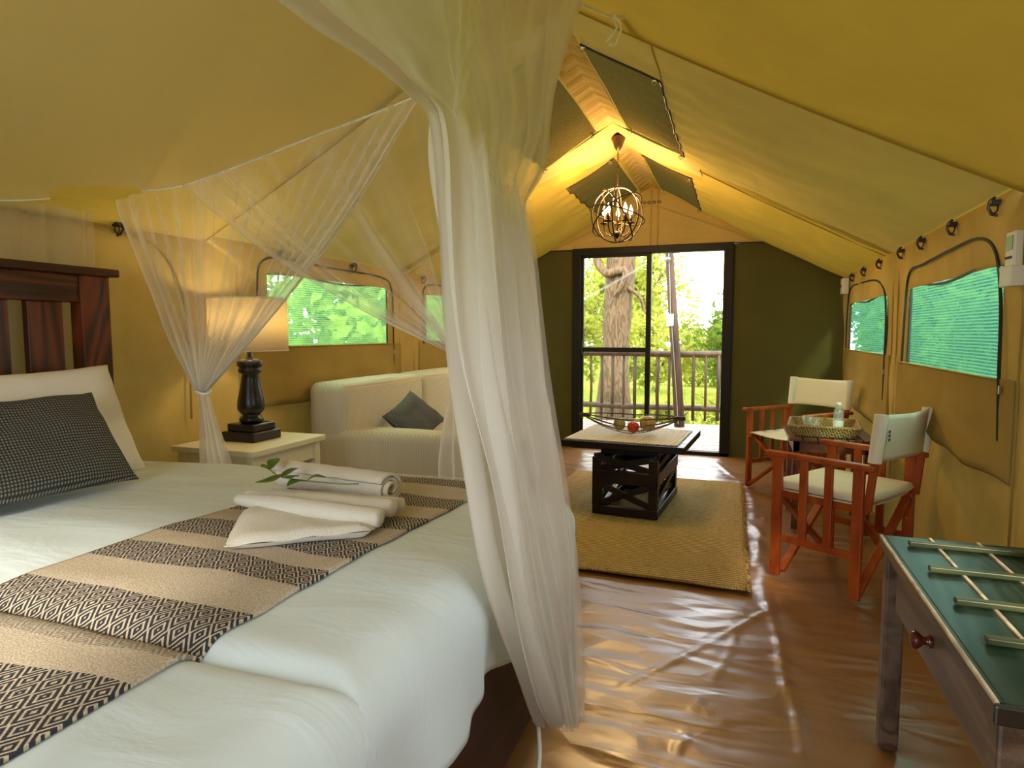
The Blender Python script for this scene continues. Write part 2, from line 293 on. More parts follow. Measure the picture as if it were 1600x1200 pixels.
# ------------------------------------------------------------------ mesh helpers
class MB:
    def __init__(s): s.v = []; s.f = []; s.uv = []; s.dens = None
    def add(s, vs, fs):
        o = len(s.v); s.v += [tuple(map(float, p)) for p in vs]; s.f += [tuple(i + o for i in f) for f in fs]; return s
    def box(s, c, d, R=None, taper=1.0):
        x, y, z = (k / 2 for k in d); P = []
        for sz in (-1, 1):
            t = taper if sz < 0 else 1
            for sx, sy in ((-1, -1), (1, -1), (1, 1), (-1, 1)): P.append(Vector((sx * x * t, sy * y * t, sz * z)))
        if R is not None: P = [R @ p for p in P]
        c = Vector(c)
        return s.add([p + c for p in P], [(0, 3, 2, 1), (4, 5, 6, 7), (0, 1, 5, 4), (1, 2, 6, 5), (2, 3, 7, 6), (3, 0, 4, 7)])
    def span(s, a, b):   # box from corner to corner
        return s.box([(p + q) / 2 for p, q in zip(a, b)], [abs(q - p) for p, q in zip(a, b)])
    def bar(s, p, q, w, h, up=(0, 0, 1)):
        p, q = Vector(p), Vector(q); d = q - p; ln = d.length; d.normalize(); u = Vector(up)
        if abs(d.dot(u)) > 0.98: u = Vector((1, 0, 0))
        r = d.cross(u).normalized(); u = r.cross(d)
        R = Matrix((r, d, u)).transposed(); return s.box((p + q) / 2, (w, ln, h), R)
    def tube(s, pts, r, n=8, closed=False, cap=True):
        pts = [Vector(p) for p in pts]; m = len(pts); rs = r if isinstance(r, (list, tuple)) else [r] * m; o = len(s.v); ref = None
        for i, p in enumerate(pts):
            if closed: d = pts[(i + 1) % m] - pts[i - 1]
            else: d = pts[min(i + 1, m - 1)] - pts[max(i - 1, 0)]
            if d.length < 1e-9: d = Vector((0, 0, 1))
            d.normalize()
            if ref is None: ref = Vector((0, 0, 1)) if abs(d.z) < 0.9 else Vector((1, 0, 0))
            a = (ref - d * ref.dot(d)).normalized(); b = d.cross(a); ref = a
            for k in range(n):
                t = 2 * PI * k / n; s.v.append(tuple(p + (a * math.cos(t) + b * math.sin(t)) * rs[i]))
        for i in range(m if closed else m - 1):
            j = (i + 1) % m
            for k in range(n):
                l = (k + 1) % n; s.f.append((o + i * n + k, o + i * n + l, o + j * n + l, o + j * n + k))
        if cap and not closed: s.f.append(tuple(o + k for k in range(n))[::-1]); s.f.append(tuple(o + (m - 1) * n + k for k in range(n)))
        return s
    def lathe(s, prof, c=(0, 0, 0), n=24, sq=False, cap=True):
        o = len(s.v); m = len(prof)
        for r, z in prof:
            for k in range(n):
                t = 2 * PI * k / n; s.v.append((c[0] + r * math.cos(t), c[1] + r * math.sin(t), c[2] + z))
        for i in range(m - 1):
            for k in range(n):
                l = (k + 1) % n; s.f.append((o + i * n + k, o + i * n + l, o + (i + 1) * n + l, o + (i + 1) * n + k))
        if cap: s.f.append(tuple(o + k for k in range(n))[::-1]); s.f.append(tuple(o + (m - 1) * n + k for k in range(n)))
        return s
    def grid(s, fn, nu, nv, skip=None):
        o = len(s.v)
        for j in range(nv + 1):
            for i in range(nu + 1): s.v.append(tuple(fn(i / nu, j / nv)))
        for j in range(nv):
            for i in range(nu):
                if skip and skip((i + .5) / nu, (j + .5) / nv): continue
                a = o + j * (nu + 1) + i; s.f.append((a, a + 1, a + nu + 2, a + nu + 1))
        return s
    def ball(s, c, r, n=16, m=10, sc=(1, 1, 1)):
        pr = [(max(1e-4, r * math.sin(PI * i / m)), -r * math.cos(PI * i / m)) for i in range(m + 1)]
        o = len(s.v); s.lathe(pr, (0, 0, 0), n, cap=False)
        for i in range(o, len(s.v)):
            x, y, z = s.v[i]; s.v[i] = (c[0] + x * sc[0], c[1] + y * sc[1], c[2] + z * sc[2])
        return s
    def build(s, name, mat, parent=None, smooth=False, local=False, bevel=0, solid=0, uvfn=None, dens=None, subd=0):
        me = bpy.data.meshes.new(name); me.from_pydata(s.v, [], s.f); me.update()
        if smooth: me.polygons.foreach_set('use_smooth', [True] * len(me.polygons))
        if uvfn:
            uv = me.uv_layers.new(name='UVMap'); li = np.empty(len(me.loops), np.int32); me.loops.foreach_get('vertex_index', li)
            co = np.array([uvfn(p, i) for i, p in enumerate(s.v)], np.float32); uv.data.foreach_set('uv', co[li].ravel())
        if dens is not None:
            a = me.attributes.new('weave', 'FLOAT', 'POINT'); a.data.foreach_set('value', np.asarray(dens, np.float32))
        me.materials.append(MATS[mat])
        o = bpy.data.objects.new(name, me); COL.objects.link(o)
        if parent is not None: attach(o, parent, local)
        if solid: md = o.modifiers.new('thickness', 'SOLIDIFY'); md.thickness = solid; md.offset = 0
        if bevel: md = o.modifiers.new('edge', 'BEVEL'); md.width = bevel; md.segments = 2; md.limit_method = 'ANGLE'
        if subd: md = o.modifiers.new('round', 'SUBSURF'); md.levels = subd; md.render_levels = subd
        return o
WM = {}
def attach(o, parent, local=False):
    o.parent = parent; pw = WM.get(parent.name, Matrix.Identity(4))
    if local: WM[o.name] = pw.copy()
    else: o.matrix_parent_inverse = pw.inverted(); WM[o.name] = Matrix.Identity(4)
def tag(o, label=None, cat=None, group=None, kind=None):
    if label: o['label'] = label
    if cat: o['category'] = cat
    if group: o['group'] = group
    if kind: o['kind'] = kind
    return o
def thing(name, label=None, cat=None, loc=(0, 0, 0), rz=0.0, group=None, kind=None):
    o = bpy.data.objects.new(name, None); COL.objects.link(o); o.empty_display_size = 0.1
    o.location = loc; o.rotation_euler = (0, 0, rz); WM[o.name] = Matrix.Translation(loc) @ Matrix.Rotation(rz, 4, 'Z')
    return tag(o, label, cat, group, kind)
def share(proto, name, parent=None, M=None):   # another object on the same mesh
    o = bpy.data.objects.new(name, proto.data); COL.objects.link(o)
    if parent is not None: attach(o, parent, True)
    if M is not None: o.matrix_local = M
    return o
def place(o, label=None):
    pass
def nz(x, y, z=0.0): return noise.noise(Vector((x, y, z)))
def interp(pts, t):
    n = len(pts) - 1; t = min(max(t, 0), 1) * n; i = min(int(t), n - 1); f = t - i
    P = [Vector(pts[max(i - 1, 0)]), Vector(pts[i]), Vector(pts[i + 1]), Vector(pts[min(i + 2, n)])]
    return 0.5 * ((2 * P[1]) + (P[2] - P[0]) * f + (2 * P[0] - 5 * P[1] + 4 * P[2] - P[3]) * f * f + (3 * P[1] - P[0] - 3 * P[2] + P[3]) * f ** 3)
def sstep(a, b, x):
    t = min(max((x - a) / (b - a), 0), 1); return t * t * (3 - 2 * t)

# ------------------------------------------------------------------ the tent
XL, XR, XC, ZE, ZR, YN, YF = -2.71, 0.913, -0.9, 1.773, 2.755, -1.2, 6.8
HALF = 1.812
def roof_z(x): return ZR - (ZR - ZE) * abs(x - XC) / HALF

# floor: wrinkled groundsheet
creases = [((0.27, 0.9), (0.16, 3.1), 0.010, 0.020), ((0.16, 3.1), (0.10, 5.6), 0.014, 0.035), ((-0.27, 1.35), (0.02, 2.75), 0.007, 0.012), ((-0.35, 2.2), (0.13, 3.0), 0.009, 0.018),
           ((-0.12, 1.2), (-0.02, 2.1), 0.006, 0.010), ((0.20, 2.0), (0.42, 2.1), 0.008, 0.02), ((0.15, 2.6), (0.5, 2.35), 0.006, 0.015), ((-1.6, 6.1), (-0.9, 5.9), 0.01, 0.03),
           ((-1.3, 5.9), (-0.2, 6.3), 0.008, 0.02), ((0.05, 5.6), (-0.2, 6.5), 0.012, 0.03), ((0.2, 4.6), (0.1, 3.6), 0.010, 0.02), ((0.24, 3.9), (0.08, 4.5), 0.008, 0.02), ((0.2, 3.0), (0.45, 2.75), 0.006, 0.015)]
def floor_h(x, y):
    h = 0.0
    for (ax, ay), (bx, by), amp, w in creases:
        dx, dy = bx - ax, by - ay; t = ((x - ax) * dx + (y - ay) * dy) / (dx * dx + dy * dy); tc = min(max(t, 0), 1)
        wob = 0.02 * nz(y * 3, x * 3, amp * 900)
        d = math.hypot(x - ax - dx * tc + wob, y - ay - dy * tc)
        if d < 4 * w: h += amp * math.exp(-(d / w) ** 2) * (0.6 + 0.7 * nz(x * 6, y * 6, 3))
    return h + 0.0015 * nz(x * 5, y * 9, 1)
def floor_pt(u, v):
    x = XL - 0.03 + (XR - XL + 0.06) * u; y = YN - 0.03 + (YF - YN + 0.06) * v
    return (x, y, max(-0.004, floor_h(x, y) - 0.006 if y > 0.5 else 0) )
fl = MB().grid(floor_pt, 240, 520).build('floor', 'groundsheet_pvc', smooth=True)
tag(fl, 'shiny brown wrinkled groundsheet covering the tent floor', None, None, 'structure')
tb = MB().span((XL, YN, -0.12), (XR, YF, -0.01)).build('floor_boards', 'deck_wood', fl)

# ceiling: canvas panels, ridge strips, gauze vents
ceil = thing('ceiling', 'ochre canvas tent roof lining sagging between ridge and eaves', None, (XC, 3, ZR), kind='structure')
VT = (0.062, 0.278)
def roof_panel(side, y0, y1, mat, drop, sag, vent=None, ny=60, nt_=48, seed=0):
    ts = sorted(set([i / nt_ for i in range(nt_ + 1)] + list(VT) + [1.035]))
    ys = sorted(set([y0 + (y1 - y0) * i / ny for i in range(ny + 1)] + (list(vent) if vent else [])))
    def pt(t, y, extra=0.0):
        x = XC + side * HALF * t; f = (y - y0) / (y1 - y0)
        s = sag * math.sin(PI * t) * (0.35 + 0.65 * math.sin(PI * f))
        w = 0.026 * nz(x * 2.2, y * 1.3, seed) + 0.016 * nz(x * 1.0, y * 5.5, seed + 5) * math.sin(PI * t) + 0.012 * nz(x * 5 - y * 2.5, y * 1.2 + x, seed + 8) * t
        w *= sstep(0, 0.08, f) * sstep(1, 0.92, f)
        edge = 0.012 * math.sin(y * 31 + side) * sstep(0.12, 0.0, abs(t - VT[1])) * (1 if vent and vent[0] - .1 < y < vent[1] + .1 else 0)
        return (x, y, roof_z(x) - drop - s + (w + edge) * sstep(0, 0.08, t) * sstep(1.0, 0.94, t) + extra)
    def isv(t, y): return vent and VT[0] < t < VT[1] and vent[0] < y < vent[1]
    b = MB(); vb = MB()
    for m, cond, ex in ((b, lambda t, y: not isv(t, y), 0), (vb, isv, 0.0)):
        n = len(ts); m.v = [pt(t, y, ex) for y in ys for t in ts]
        for j in range(len(ys) - 1):
            for i in range(n - 1):
                if cond((ts[i] + ts[i + 1]) / 2, (ys[j] + ys[j + 1]) / 2): m.f.append((j * n + i, j * n + i + 1, (j + 1) * n + i + 1, (j + 1) * n + i))
    b.build('roof_panel', mat, ceil, True)
    if vent:
        used = sorted({i for f in vb.f for i in f}); mp = {k: i for i, k in enumerate(used)}
        vb.v = [vb.v[k] for k in used]; vb.f = [tuple(mp[i] for i in f) for f in vb.f]
        vo = vb.build('vent_screen', 'vent_mesh', ceil, True); vo['label'] = 'dark brown gauze roof vent'
        # black edging and toggles
        e = MB(); e.tube([pt(VT[1] + 0.002 * math.sin(k), vent[0] + (vent[1] - vent[0]) * k / 20, -0.004) for k in range(21)], 0.006, 6)
        e.tube([pt(VT[0] + (VT[1] - VT[0]) * k / 8, vent[0], -0.006) for k in range(9)], 0.006, 6)
        e.build('vent_edging', 'brown_tape', ceil)
        for t in (VT[0] + 0.012, VT[1] - 0.012):
            for y in (vent[0], vent[1]):
                p = Vector(pt(t, y)); tg = MB().bar(p + Vector((0, 0.02, -0.004)), p + Vector((0, -0.03, -0.022)), 0.016, 0.004).build('toggle', 'black_zip', ceil)
                rp = p + Vector((0, -0.034, -0.034)); MB().tube([rp + Vector((0.011 * math.cos(a), 0, 0.011 * math.sin(a))) for a in np.linspace(0, 2 * PI, 13)[:-1]], 0.0025, 5, True).build('ring', 'steel', tg)
    return pt
for sd in (1, -1):
    roof_panel(sd, YN - 0.1, 2.72, 'roof_canvas', 0.035, 0.07, seed=sd * 3)
    ptB = roof_panel(sd, 2.69, 4.90, 'roof_canvas_olive', 0.0, 0.05, (3.22, 4.64), seed=sd * 7)
    roof_panel(sd, 4.80, YF + 0.08, 'roof_canvas', 0.004, 0.045, (5.32, 6.62), seed=sd * 11)
    # seams: the cross tape at the arch and the panel joint beside the vents
    MB().tube([(XC + sd * HALF * t, 4.86 + 0.12 * t, roof_z(XC + sd * HALF * t) - 0.006 - 0.022 * math.sin(PI * t)) for t in np.linspace(0, 1, 24)], 0.005, 6).build('seam', 'roof_canvas_olive', ceil)
    if sd > 0: MB().tube([Vector(ptB(0.285, y, -0.003)) for y in np.linspace(2.64, 3.24, 10)], 0.004, 6).build('seam', 'roof_canvas_olive', ceil)
    # hem of the nearer lining
    MB().tube([(XC + sd * HALF * t, 2.72, roof_z(XC + sd * HALF * t) - 0.037 - 0.07 * 0.35 * math.sin(PI * t)) for t in np.linspace(0, 1, 30)], 0.005, 6).build('lining_hem', 'roof_canvas', ceil)
def ridge(u, v):
    y = 2.7 + (YF - 2.7) * v; t = (u - 0.5) * 2 * 0.055; x = XC + HALF * t
    return (x, y, roof_z(x) - 0.010 - 0.004 * math.sin(y * 45) * (1 - abs(u - .5)))
MB().grid(ridge, 8, 200).build('ridge_strip', 'ridge_canvas', ceil, True)
# arch band by the chandelier
for sd in (1, -1):
    MB().grid(lambda u, v: (XC + sd * HALF * 0.33 * u, 4.66 + 0.62 * v, roof_z(XC + sd * HALF * 0.33 * u) - 0.014 - 0.012 * math.sin(PI * v) - 0.01 * math.sin(PI * u)), 12, 10).build('arch_band', 'ridge_canvas', ceil, True)

def wall_panel(name, X, holes, mat, seed, label):
    ys = sorted(set(np.round(np.linspace(YN, YF, 170), 4)) | {h[0] for h in holes} | {h[1] for h in holes})
    zs = sorted(set(np.round(np.linspace(-0.03, ZE - 0.005, 44), 4)) | {h[2] for h in holes} | {h[3] for h in holes})
    m = MB(); n = len(ys); sg = 1 if X > 0 else -1
    for z in zs:
        for y in ys:
            d = (0.016 * nz(y * 1.6, z * 2.2, seed) + 0.007 * nz(y * 7, z * 2.5, seed + 3) + 0.018 * math.sin(PI * z / ZE)) * sstep(0, 0.1, z) * sstep(ZE, ZE - 0.15, z)
            m.v.append((X + sg * d, y, z))
    for j in range(len(zs) - 1):
        for i in range(n - 1):
            yc, zc = (ys[i] + ys[i + 1]) / 2, (zs[j] + zs[j + 1]) / 2
            if any(h[0] < yc < h[1] and h[2] < zc < h[3] for h in holes): continue
            m.f.append((j * n + i, j * n + i + 1, (j + 1) * n + i + 1, (j + 1) * n + i))
    return tag(m.build(name, mat, smooth=True), label, None, None, 'structure')
WINR = [(2.88, 4.32, 1.075, 1.505), (4.92, 6.48, 1.10, 1.505), (0.15, 1.35, 1.06, 1.54)]
WINL = [(3.20, 4.61, 1.16, 1.61), (5.30, 6.48, 1.17, 1.60)]
wr = wall_panel('wall_right', XR, WINR, 'wall_canvas', 4, 'tan canvas tent wall with screened windows beside the camp chairs')
wl = wall_panel('wall_left', XL, WINL, 'wall_canvas', 9, 'tan canvas tent wall behind the headboard and sofa')
# vertical seams on the walls
for (w, X, sg, ys) in ((wr, XR, -1, (2.70, 4.60, 4.74)), (wl, XL, 1, (2.95, 4.80, 5.05))):
    for y in ys:
        MB().tube([(X + sg * -0.010 + sg * 0.004 * nz(z * 3, y), y + 0.006 * nz(z * 2, y * 3), z) for z in np.linspace(0.02, 1.74, 24)], 0.0045, 6).build('seam', 'flap_canvas', w)

def end_wall(prefix, Y, mat_low, mat_gable, x0, x1, zl=2.13):
    lo = MB()
    for a, b in ((XL - 0.05, x0), (x1, XR + 0.05)):
        lo.grid(lambda u, v: (a + (b - a) * u, Y + 0.012 * nz(u * 3 + a, v * 3, Y), -0.04 + v * (0.04 + min(zl, roof_z(a + (b - a) * u) + 0.02))), 26, 30)
    w = lo.build('wall_' + prefix, mat_low, smooth=True)
    hg = (ZR - zl) / (ZR - ZE) * HALF
    MB().grid(lambda u, v: (XC + (u * 2 - 1) * hg, Y + 0.010 * nz(u * 5, v * 9, Y), zl + v * max(0, roof_z(XC + (u * 2 - 1) * hg) + 0.01 - zl)), 60, 16).build('gable', mat_gable, w, True)
    return w
wf = tag(end_wall('far', YF, 'door_wall_canvas', 'gable_canvas', -1.71, -0.085), 'dark olive canvas end wall around the sliding door', None, None, 'structure')
wn = tag(end_wall('near', YN, 'wall_canvas', 'gable_canvas', -1.52, -0.35, 2.12), 'tan canvas end wall with open doorway', None, None, 'structure')
MB().tube([(x, YF - 0.012, 2.135 - 0.004 * math.sin(3 * x)) for x in np.linspace(-2.05, 0.25, 30)], 0.007, 6).build('gable_seam', 'black_zip', wf)
for pts in ([(-0.9, 2.14), (-0.9, 2.45), (-0.9, 2.72)], [(-0.83, 2.14), (-0.83, 2.4), (-0.83, 2.70)], [(0.12, 2.14), (-0.1, 2.25), (-0.86, 2.55)], [(-1.95, 2.14), (-1.7, 2.25), (-0.95, 2.55)]):
    MB().tube([(p[0], YF - 0.012, p[1]) for p in pts], 0.006, 6).build('gable_seam', 'gable_canvas', wf)
# ventilation lace at the top of the gable
for k in range(4): MB().tube([(-0.97 + 0.05 * k + 0.016 * math.cos(a), YF - 0.016, 2.585 + 0.012 * math.sin(a)) for a in np.linspace(0, 2 * PI, 11)[:-1]], 0.004, 5, True).build('eyelet', 'brown_tape', wf)

# windows: screen, zip, hanging flap
def window(n, X, y0, y1, z0, z1, mat, zs, flap_low, flap_sag, label):
    sg = -1 if X > 0 else 1
    w = thing('window_%d' % n, label, None, (X, (y0 + y1) / 2, z0), kind='structure')
    MB().grid(lambda u, v: (X - sg * (0.030 + 0.010 * math.sin(PI * u) * math.sin(PI * v)), y0 - 0.02 + (y1 - y0 + 0.04) * u, z0 - 0.02 + (z1 - z0 + 0.04) * v), 12, 8).build('insect_screen', mat, w, True)
    MB().tube([(X - sg * 0.018, y, z) for y, z in [(y0, z0), (y0, z1)] ] , 0.006, 6).build('edging', 'black_zip', w)
    MB().tube([(X - sg * 0.018, y, z1 + 0.012 * math.sin((y - y0) * 6)) for y in np.linspace(y0, y1, 16)], 0.008, 6).build('edging', 'black_zip', w)
    MB().tube([(X - sg * 0.018, y1, z) for z in (z0, z1)], 0.008, 6).build('edging', 'black_zip', w)
    if zs:
        MB().tube([interp([(X + sg * 0.002, a, b) for a, b in zs], k / 60) for k in range(61)], 0.0065, 6).build('zip', 'black_zip', w)
        MB().box((X + sg * 0.006, zs[-1][0], zs[-1][1] + 0.19), (0.008, 0.014, 0.03)).build('zip_pull', 'steel', w)
    if flap_low:
        ya, yb = y0 - 0.16, y1 + 0.20
        def fp(u, v):
            y = ya + (yb - ya) * u; low = flap_low - flap_sag * u + 0.012 * nz(u * 7, n)
            z = z0 + 0.004 + (low - z0) * v; side = sstep(0, 0.16, u) * sstep(1, 0.84, u)
            fold = 0.022 * abs(nz(u * 4 + v * 2.5, v * 2.2 - u * 2, n * 5)) * v + 0.010 * nz(u * 9, v * 4, n)
            bulge = 0.010 + side * (0.035 * v ** 2.2 * (1 - sstep(0.90, 1.0, v) * 0.8) + fold)
            return (X + sg * (max(0.003, bulge) - 0.016 * (1 - side)), y, z)
        MB().grid(fp, 60, 30).build('rolled_flap', 'flap_canvas', w, True, solid=0.005)
        MB().tube([(X + sg * 0.02, y0 - 0.02 + (y1 - y0 + .04) * k / 20, z0 + 0.004) for k in range(21)], 0.004, 6).build('flap_hem', 'wall_canvas', w)
    return w
window(1, XR, *WINR[0], 'screen_teal', [(4.38, 1.06), (4.36, 1.35), (4.30, 1.59), (4.0, 1.615), (3.5, 1.635), (3.15, 1.635), (2.96, 1.56), (2.875, 1.37), (2.85, 1.1), (2.82, 0.85)], 0.70, -0.06, 'teal screened window with sagging canvas flap above the near camp chair')
window(2, XR, *WINR[1], 'screen_teal', [(6.55, 1.1), (6.54, 1.45), (6.4, 1.64), (5.9, 1.65), (5.3, 1.63), (4.98, 1.54), (4.88, 1.35), (4.87, 1.1), (4.86, 0.8)], 0.60, -0.06, 'teal screened window with sagging canvas flap behind the far camp chair')
window(3, XL, *WINL[0], 'screen_green', [(3.12, 1.15), (3.1, 1.5), (3.2, 1.70), (3.8, 1.70), (4.5, 1.69), (4.66, 1.6), (4.68, 1.3), (4.68, 0.9)], 0.80, 0.02, 'bright green screened window above the sofa beside the table lamp')
window(4, XL, *WINL[1], 'screen_green', [(5.22, 1.15), (5.22, 1.5), (5.3, 1.68), (5.9, 1.69), (6.4, 1.68), (6.54, 1.5), (6.56, 1.0)], 0.82, 0.02, 'pale green screened window above the far end of the sofa')
w5 = thing('window_5', 'zipped-shut window outline in the canvas beside the headboard', None, (XL, 2.0, 1.1), kind='structure')
MB().tube([interp([(XL + 0.006, a, b) for a, b in [(0.3, 1.2), (0.3, 1.6), (0.5, 1.735), (1.5, 1.735), (2.1, 1.72), (2.42, 1.66), (2.55, 1.45), (2.58, 1.1), (2.58, 0.8)]], k / 60) for k in range(61)], 0.006, 6).build('zip', 'flap_canvas', w5)

w6 = thing('window_6', 'added unseen window, open and unscreened, in the canvas wall beside the luggage rack', None, (XR, 0.75, 1.06), kind='structure')  # opening added out of frame to let daylight onto the bed foot
q0, q1, r0, r1 = WINR[2]
MB().tube([(XR + 0.012, a, b) for a, b in [(q0, r0), (q1, r0), (q1, r1), (q0, r1)]], 0.012, 6, True).build('edging', 'flap_canvas', w6)
MB().tube([(XR + 0.004, q0 - 0.04 + (q1 - q0 + 0.08) * k / 12, r1 + 0.045 + 0.006 * math.sin(k)) for k in range(13)], 0.034, 10).build('rolled_flap', 'flap_canvas', w6, True)

# door: dark sliding frame, fixed left leaf with glass, right leaf slid open
d1 = thing('door_1', 'dark framed sliding glass door with its right half open onto the deck', None, (-0.9, YF, 0), kind='structure')
b = MB(); b.span((-1.715, 6.76, 0), (-1.625, 6.86, 2.14)); b.span((-0.175, 6.76, 0), (-0.08, 6.86, 2.14)); b.span((-1.715, 6.755, 2.07), (-0.08, 6.865, 2.145)); b.span((-1.715, 6.76, -0.01), (-0.08, 6.86, 0.035))
b.build('door_frame', 'door_frame_paint', d1, bevel=0.006)
leaf = MB(); leaf.span((-1.625, 6.79, 0.03), (-1.60, 6.83, 2.075)); leaf.span((-0.935, 6.785, 0.03), (-0.885, 6.84, 2.075)); leaf.span((-1.62, 6.79, 1.045), (-0.89, 6.83, 1.095)); leaf.span((-1.62, 6.79, 2.045), (-0.89, 6.83, 2.075)); leaf.span((-1.62, 6.79, 0.03), (-0.89, 6.83, 0.10))
lo = leaf.build('sliding_leaf', 'door_frame_paint', d1, bevel=0.004)
MB().span((-1.60, 6.806, 0.10), (-0.935, 6.812, 1.045)).build('pane', 'pane_glass', lo); MB().span((-1.60, 6.806, 1.095), (-0.935, 6.812, 2.045)).build('pane', 'pane_glass', lo)
MB().span((-1.622, 6.77, 1.02), (-1.600, 6.79, 1.17)).build('door_handle', 'black_metal', lo, bevel=0.004)

# eave hooks: black straps with a D ring, holding wall to roof
hooks = [2.95, 3.47, 4.0, 4.46, 5.1, 5.7, 6.25]
for X, sg, hs in ((XR, -1, hooks), (XL, 1, [2.2, 3.3, 4.1, 5.2])):
    for y in hs:
        nth = ['first', 'second', 'third', 'fourth', 'fifth', 'sixth', 'seventh'][len(hs) - 1 - hs.index(y)]
        h = thing('eave_hook', 'black webbing eave hook on the %s wall, %s one from the dark door wall' % ('camp chair' if X > 0 else 'sofa side', nth), 'hook', (X + sg * 0.015, y, 1.70), group='eave hooks along the %s wall' % ('camp chair' if X > 0 else 'sofa'))
        MB().tube([(X + sg * a, y + b_, z) for a, b_, z in [(0.004, 0, 1.695), (0.022, 0.005, 1.70), (0.034, 0.01, 1.725), (0.03, 0.012, 1.75), (0.012, 0.014, 1.765)]], 0.006, 6).build('strap', 'black_zip', h)
        MB().tube([(X + sg * (0.024 + 0.015 * math.cos(a)), y - 0.014, 1.722 + 0.022 * math.sin(a)) for a in np.linspace(0, 2 * PI, 13)[:-1]], 0.003, 5, True).build('ring', 'bronze', h)
        MB().box((X + sg * 0.018, y, 1.742), (0.03, 0.045, 0.018)).build('webbing', 'black_zip', h)
# white boxes on the right wall
t = thing('wall_sensor', 'small white plastic box high on the wall in the corner by the door wall', 'sensor', (0.885, 6.52, 1.62))
MB().span((0.85, 6.46, 1.60), (0.905, 6.58, 1.74)).build('housing', 'white_plastic', t, bevel=0.008)
MB().span((0.846, 6.49, 1.66), (0.851, 6.55, 1.68)).build('slot', 'print_grey', t)
t = thing('air_conditioner_remote', 'white remote control in a wall holder beside the large screened window', 'remote', (0.9, 2.70, 1.42))
MB().span((0.872, 2.66, 1.44), (0.900, 2.74, 1.60)).build('body', 'white_plastic', t, bevel=0.006)
MB().span((0.869, 2.672, 1.535), (0.873, 2.728, 1.585)).build('screen', 'display_green', t)
MB().span((0.862, 2.65, 1.41), (0.905, 2.75, 1.48)).build('holder', 'white_plastic', t, bevel=0.004)
for k in range(3): MB().ball((0.870, 2.68 + 0.02 * k, 1.510), 0.005, 8, 6).build('button', 'print_grey', t)

# ------------------------------------------------------------------ outside
gr = MB().grid(lambda u, v: (-30 + 60 * u, -12 + 72 * v, -0.45 + 0.12 * nz(u * 14, v * 16)), 60, 70).build('ground', 'grass', smooth=True)
tag(gr, 'bright green grass around the tent', None, None, 'structure')
deck = thing('deck', 'weathered plank deck outside the sliding door', 'deck', (-1, 8, -0.1))
pl = None
for k in range(19):
    if pl is None:
        pl = MB().box((0, 0, 0), (5.2, 0.115, 0.035)).build('plank', 'deck_wood'); attach(pl, deck, True)
        o = pl
    else: o = share(pl, 'plank', deck)
    o.matrix_local = Matrix.Translation((-0.2 + 0.02 * (k % 3), -1.05 + 0.122 * k, 0.06 + 0.003 * (k % 2)))
MB().span((-3.7, 6.9, -0.42), (1.3, 9.2, -0.08)).build('joists', 'pole_wood', deck)
rail = thing('deck_railing', 'rustic pole railing along the edge of the deck', 'railing', (-1, 9.0, 0))
MB().tube([(-4 + 0.5 * k, 9.0 + 0.01 * math.sin(k), 0.965 + 0.008 * math.sin(k * 1.7)) for k in range(13)], 0.045, 10).build('top_rail', 'pole_wood', rail, True)
MB().tube([(-4 + 0.5 * k, 9.0 + 0.01 * math.cos(k), 0.22 + 0.008 * math.sin(k * 2.1)) for k in range(13)], 0.04, 10).build('bottom_rail', 'pole_wood', rail, True)
k = 0
for x in np.arange(-3.9, 1.9, 0.158):
    if abs(x + 0.78) < 0.07: continue
    j = 0.012 * math.sin(x * 37)
    MB().tube([(x, 8.985, 0.06 + j), (x + j, 8.99, 0.45), (x + 0.5 * j, 8.985, 0.95)], 0.021 + 0.004 * math.sin(x * 17), 7).build('baluster', 'pole_wood', rail, True)
post = thing('veranda_post', 'leaning dark wooden veranda post carrying a cable and white switch box', 'post', (-0.76, 8.95, 0))
MB().tube([(-0.745, 8.85, -0.015), (-0.80, 8.85, 0.8), (-0.86, 8.85, 1.5), (-0.925, 8.85, 2.35), (-0.96, 8.85, 2.9)], [0.07, 0.065, 0.06, 0.055, 0.05], 12).build('pole', 'pole_wood', post, True)
MB().span((-0.935, 8.765, 1.34), (-0.845, 8.80, 1.50)).build('switch_box', 'white_plastic', post, bevel=0.006)
MB().tube([(-0.93, 8.785, 2.4), (-0.90, 8.783, 1.9), (-0.885, 8.78, 1.5)], 0.006, 6).build('cable', 'cable_grey', post); MB().tube([(-0.865, 8.782, 1.34), (-0.80, 8.778, 0.6), (-0.755, 8.772, 0.03)], 0.006, 6).build('cable', 'cable_grey', post)
MB().ball((-0.93, 8.77, 2.22), 0.035, 10, 8).build('lamp_fitting', 'steel', post, True)

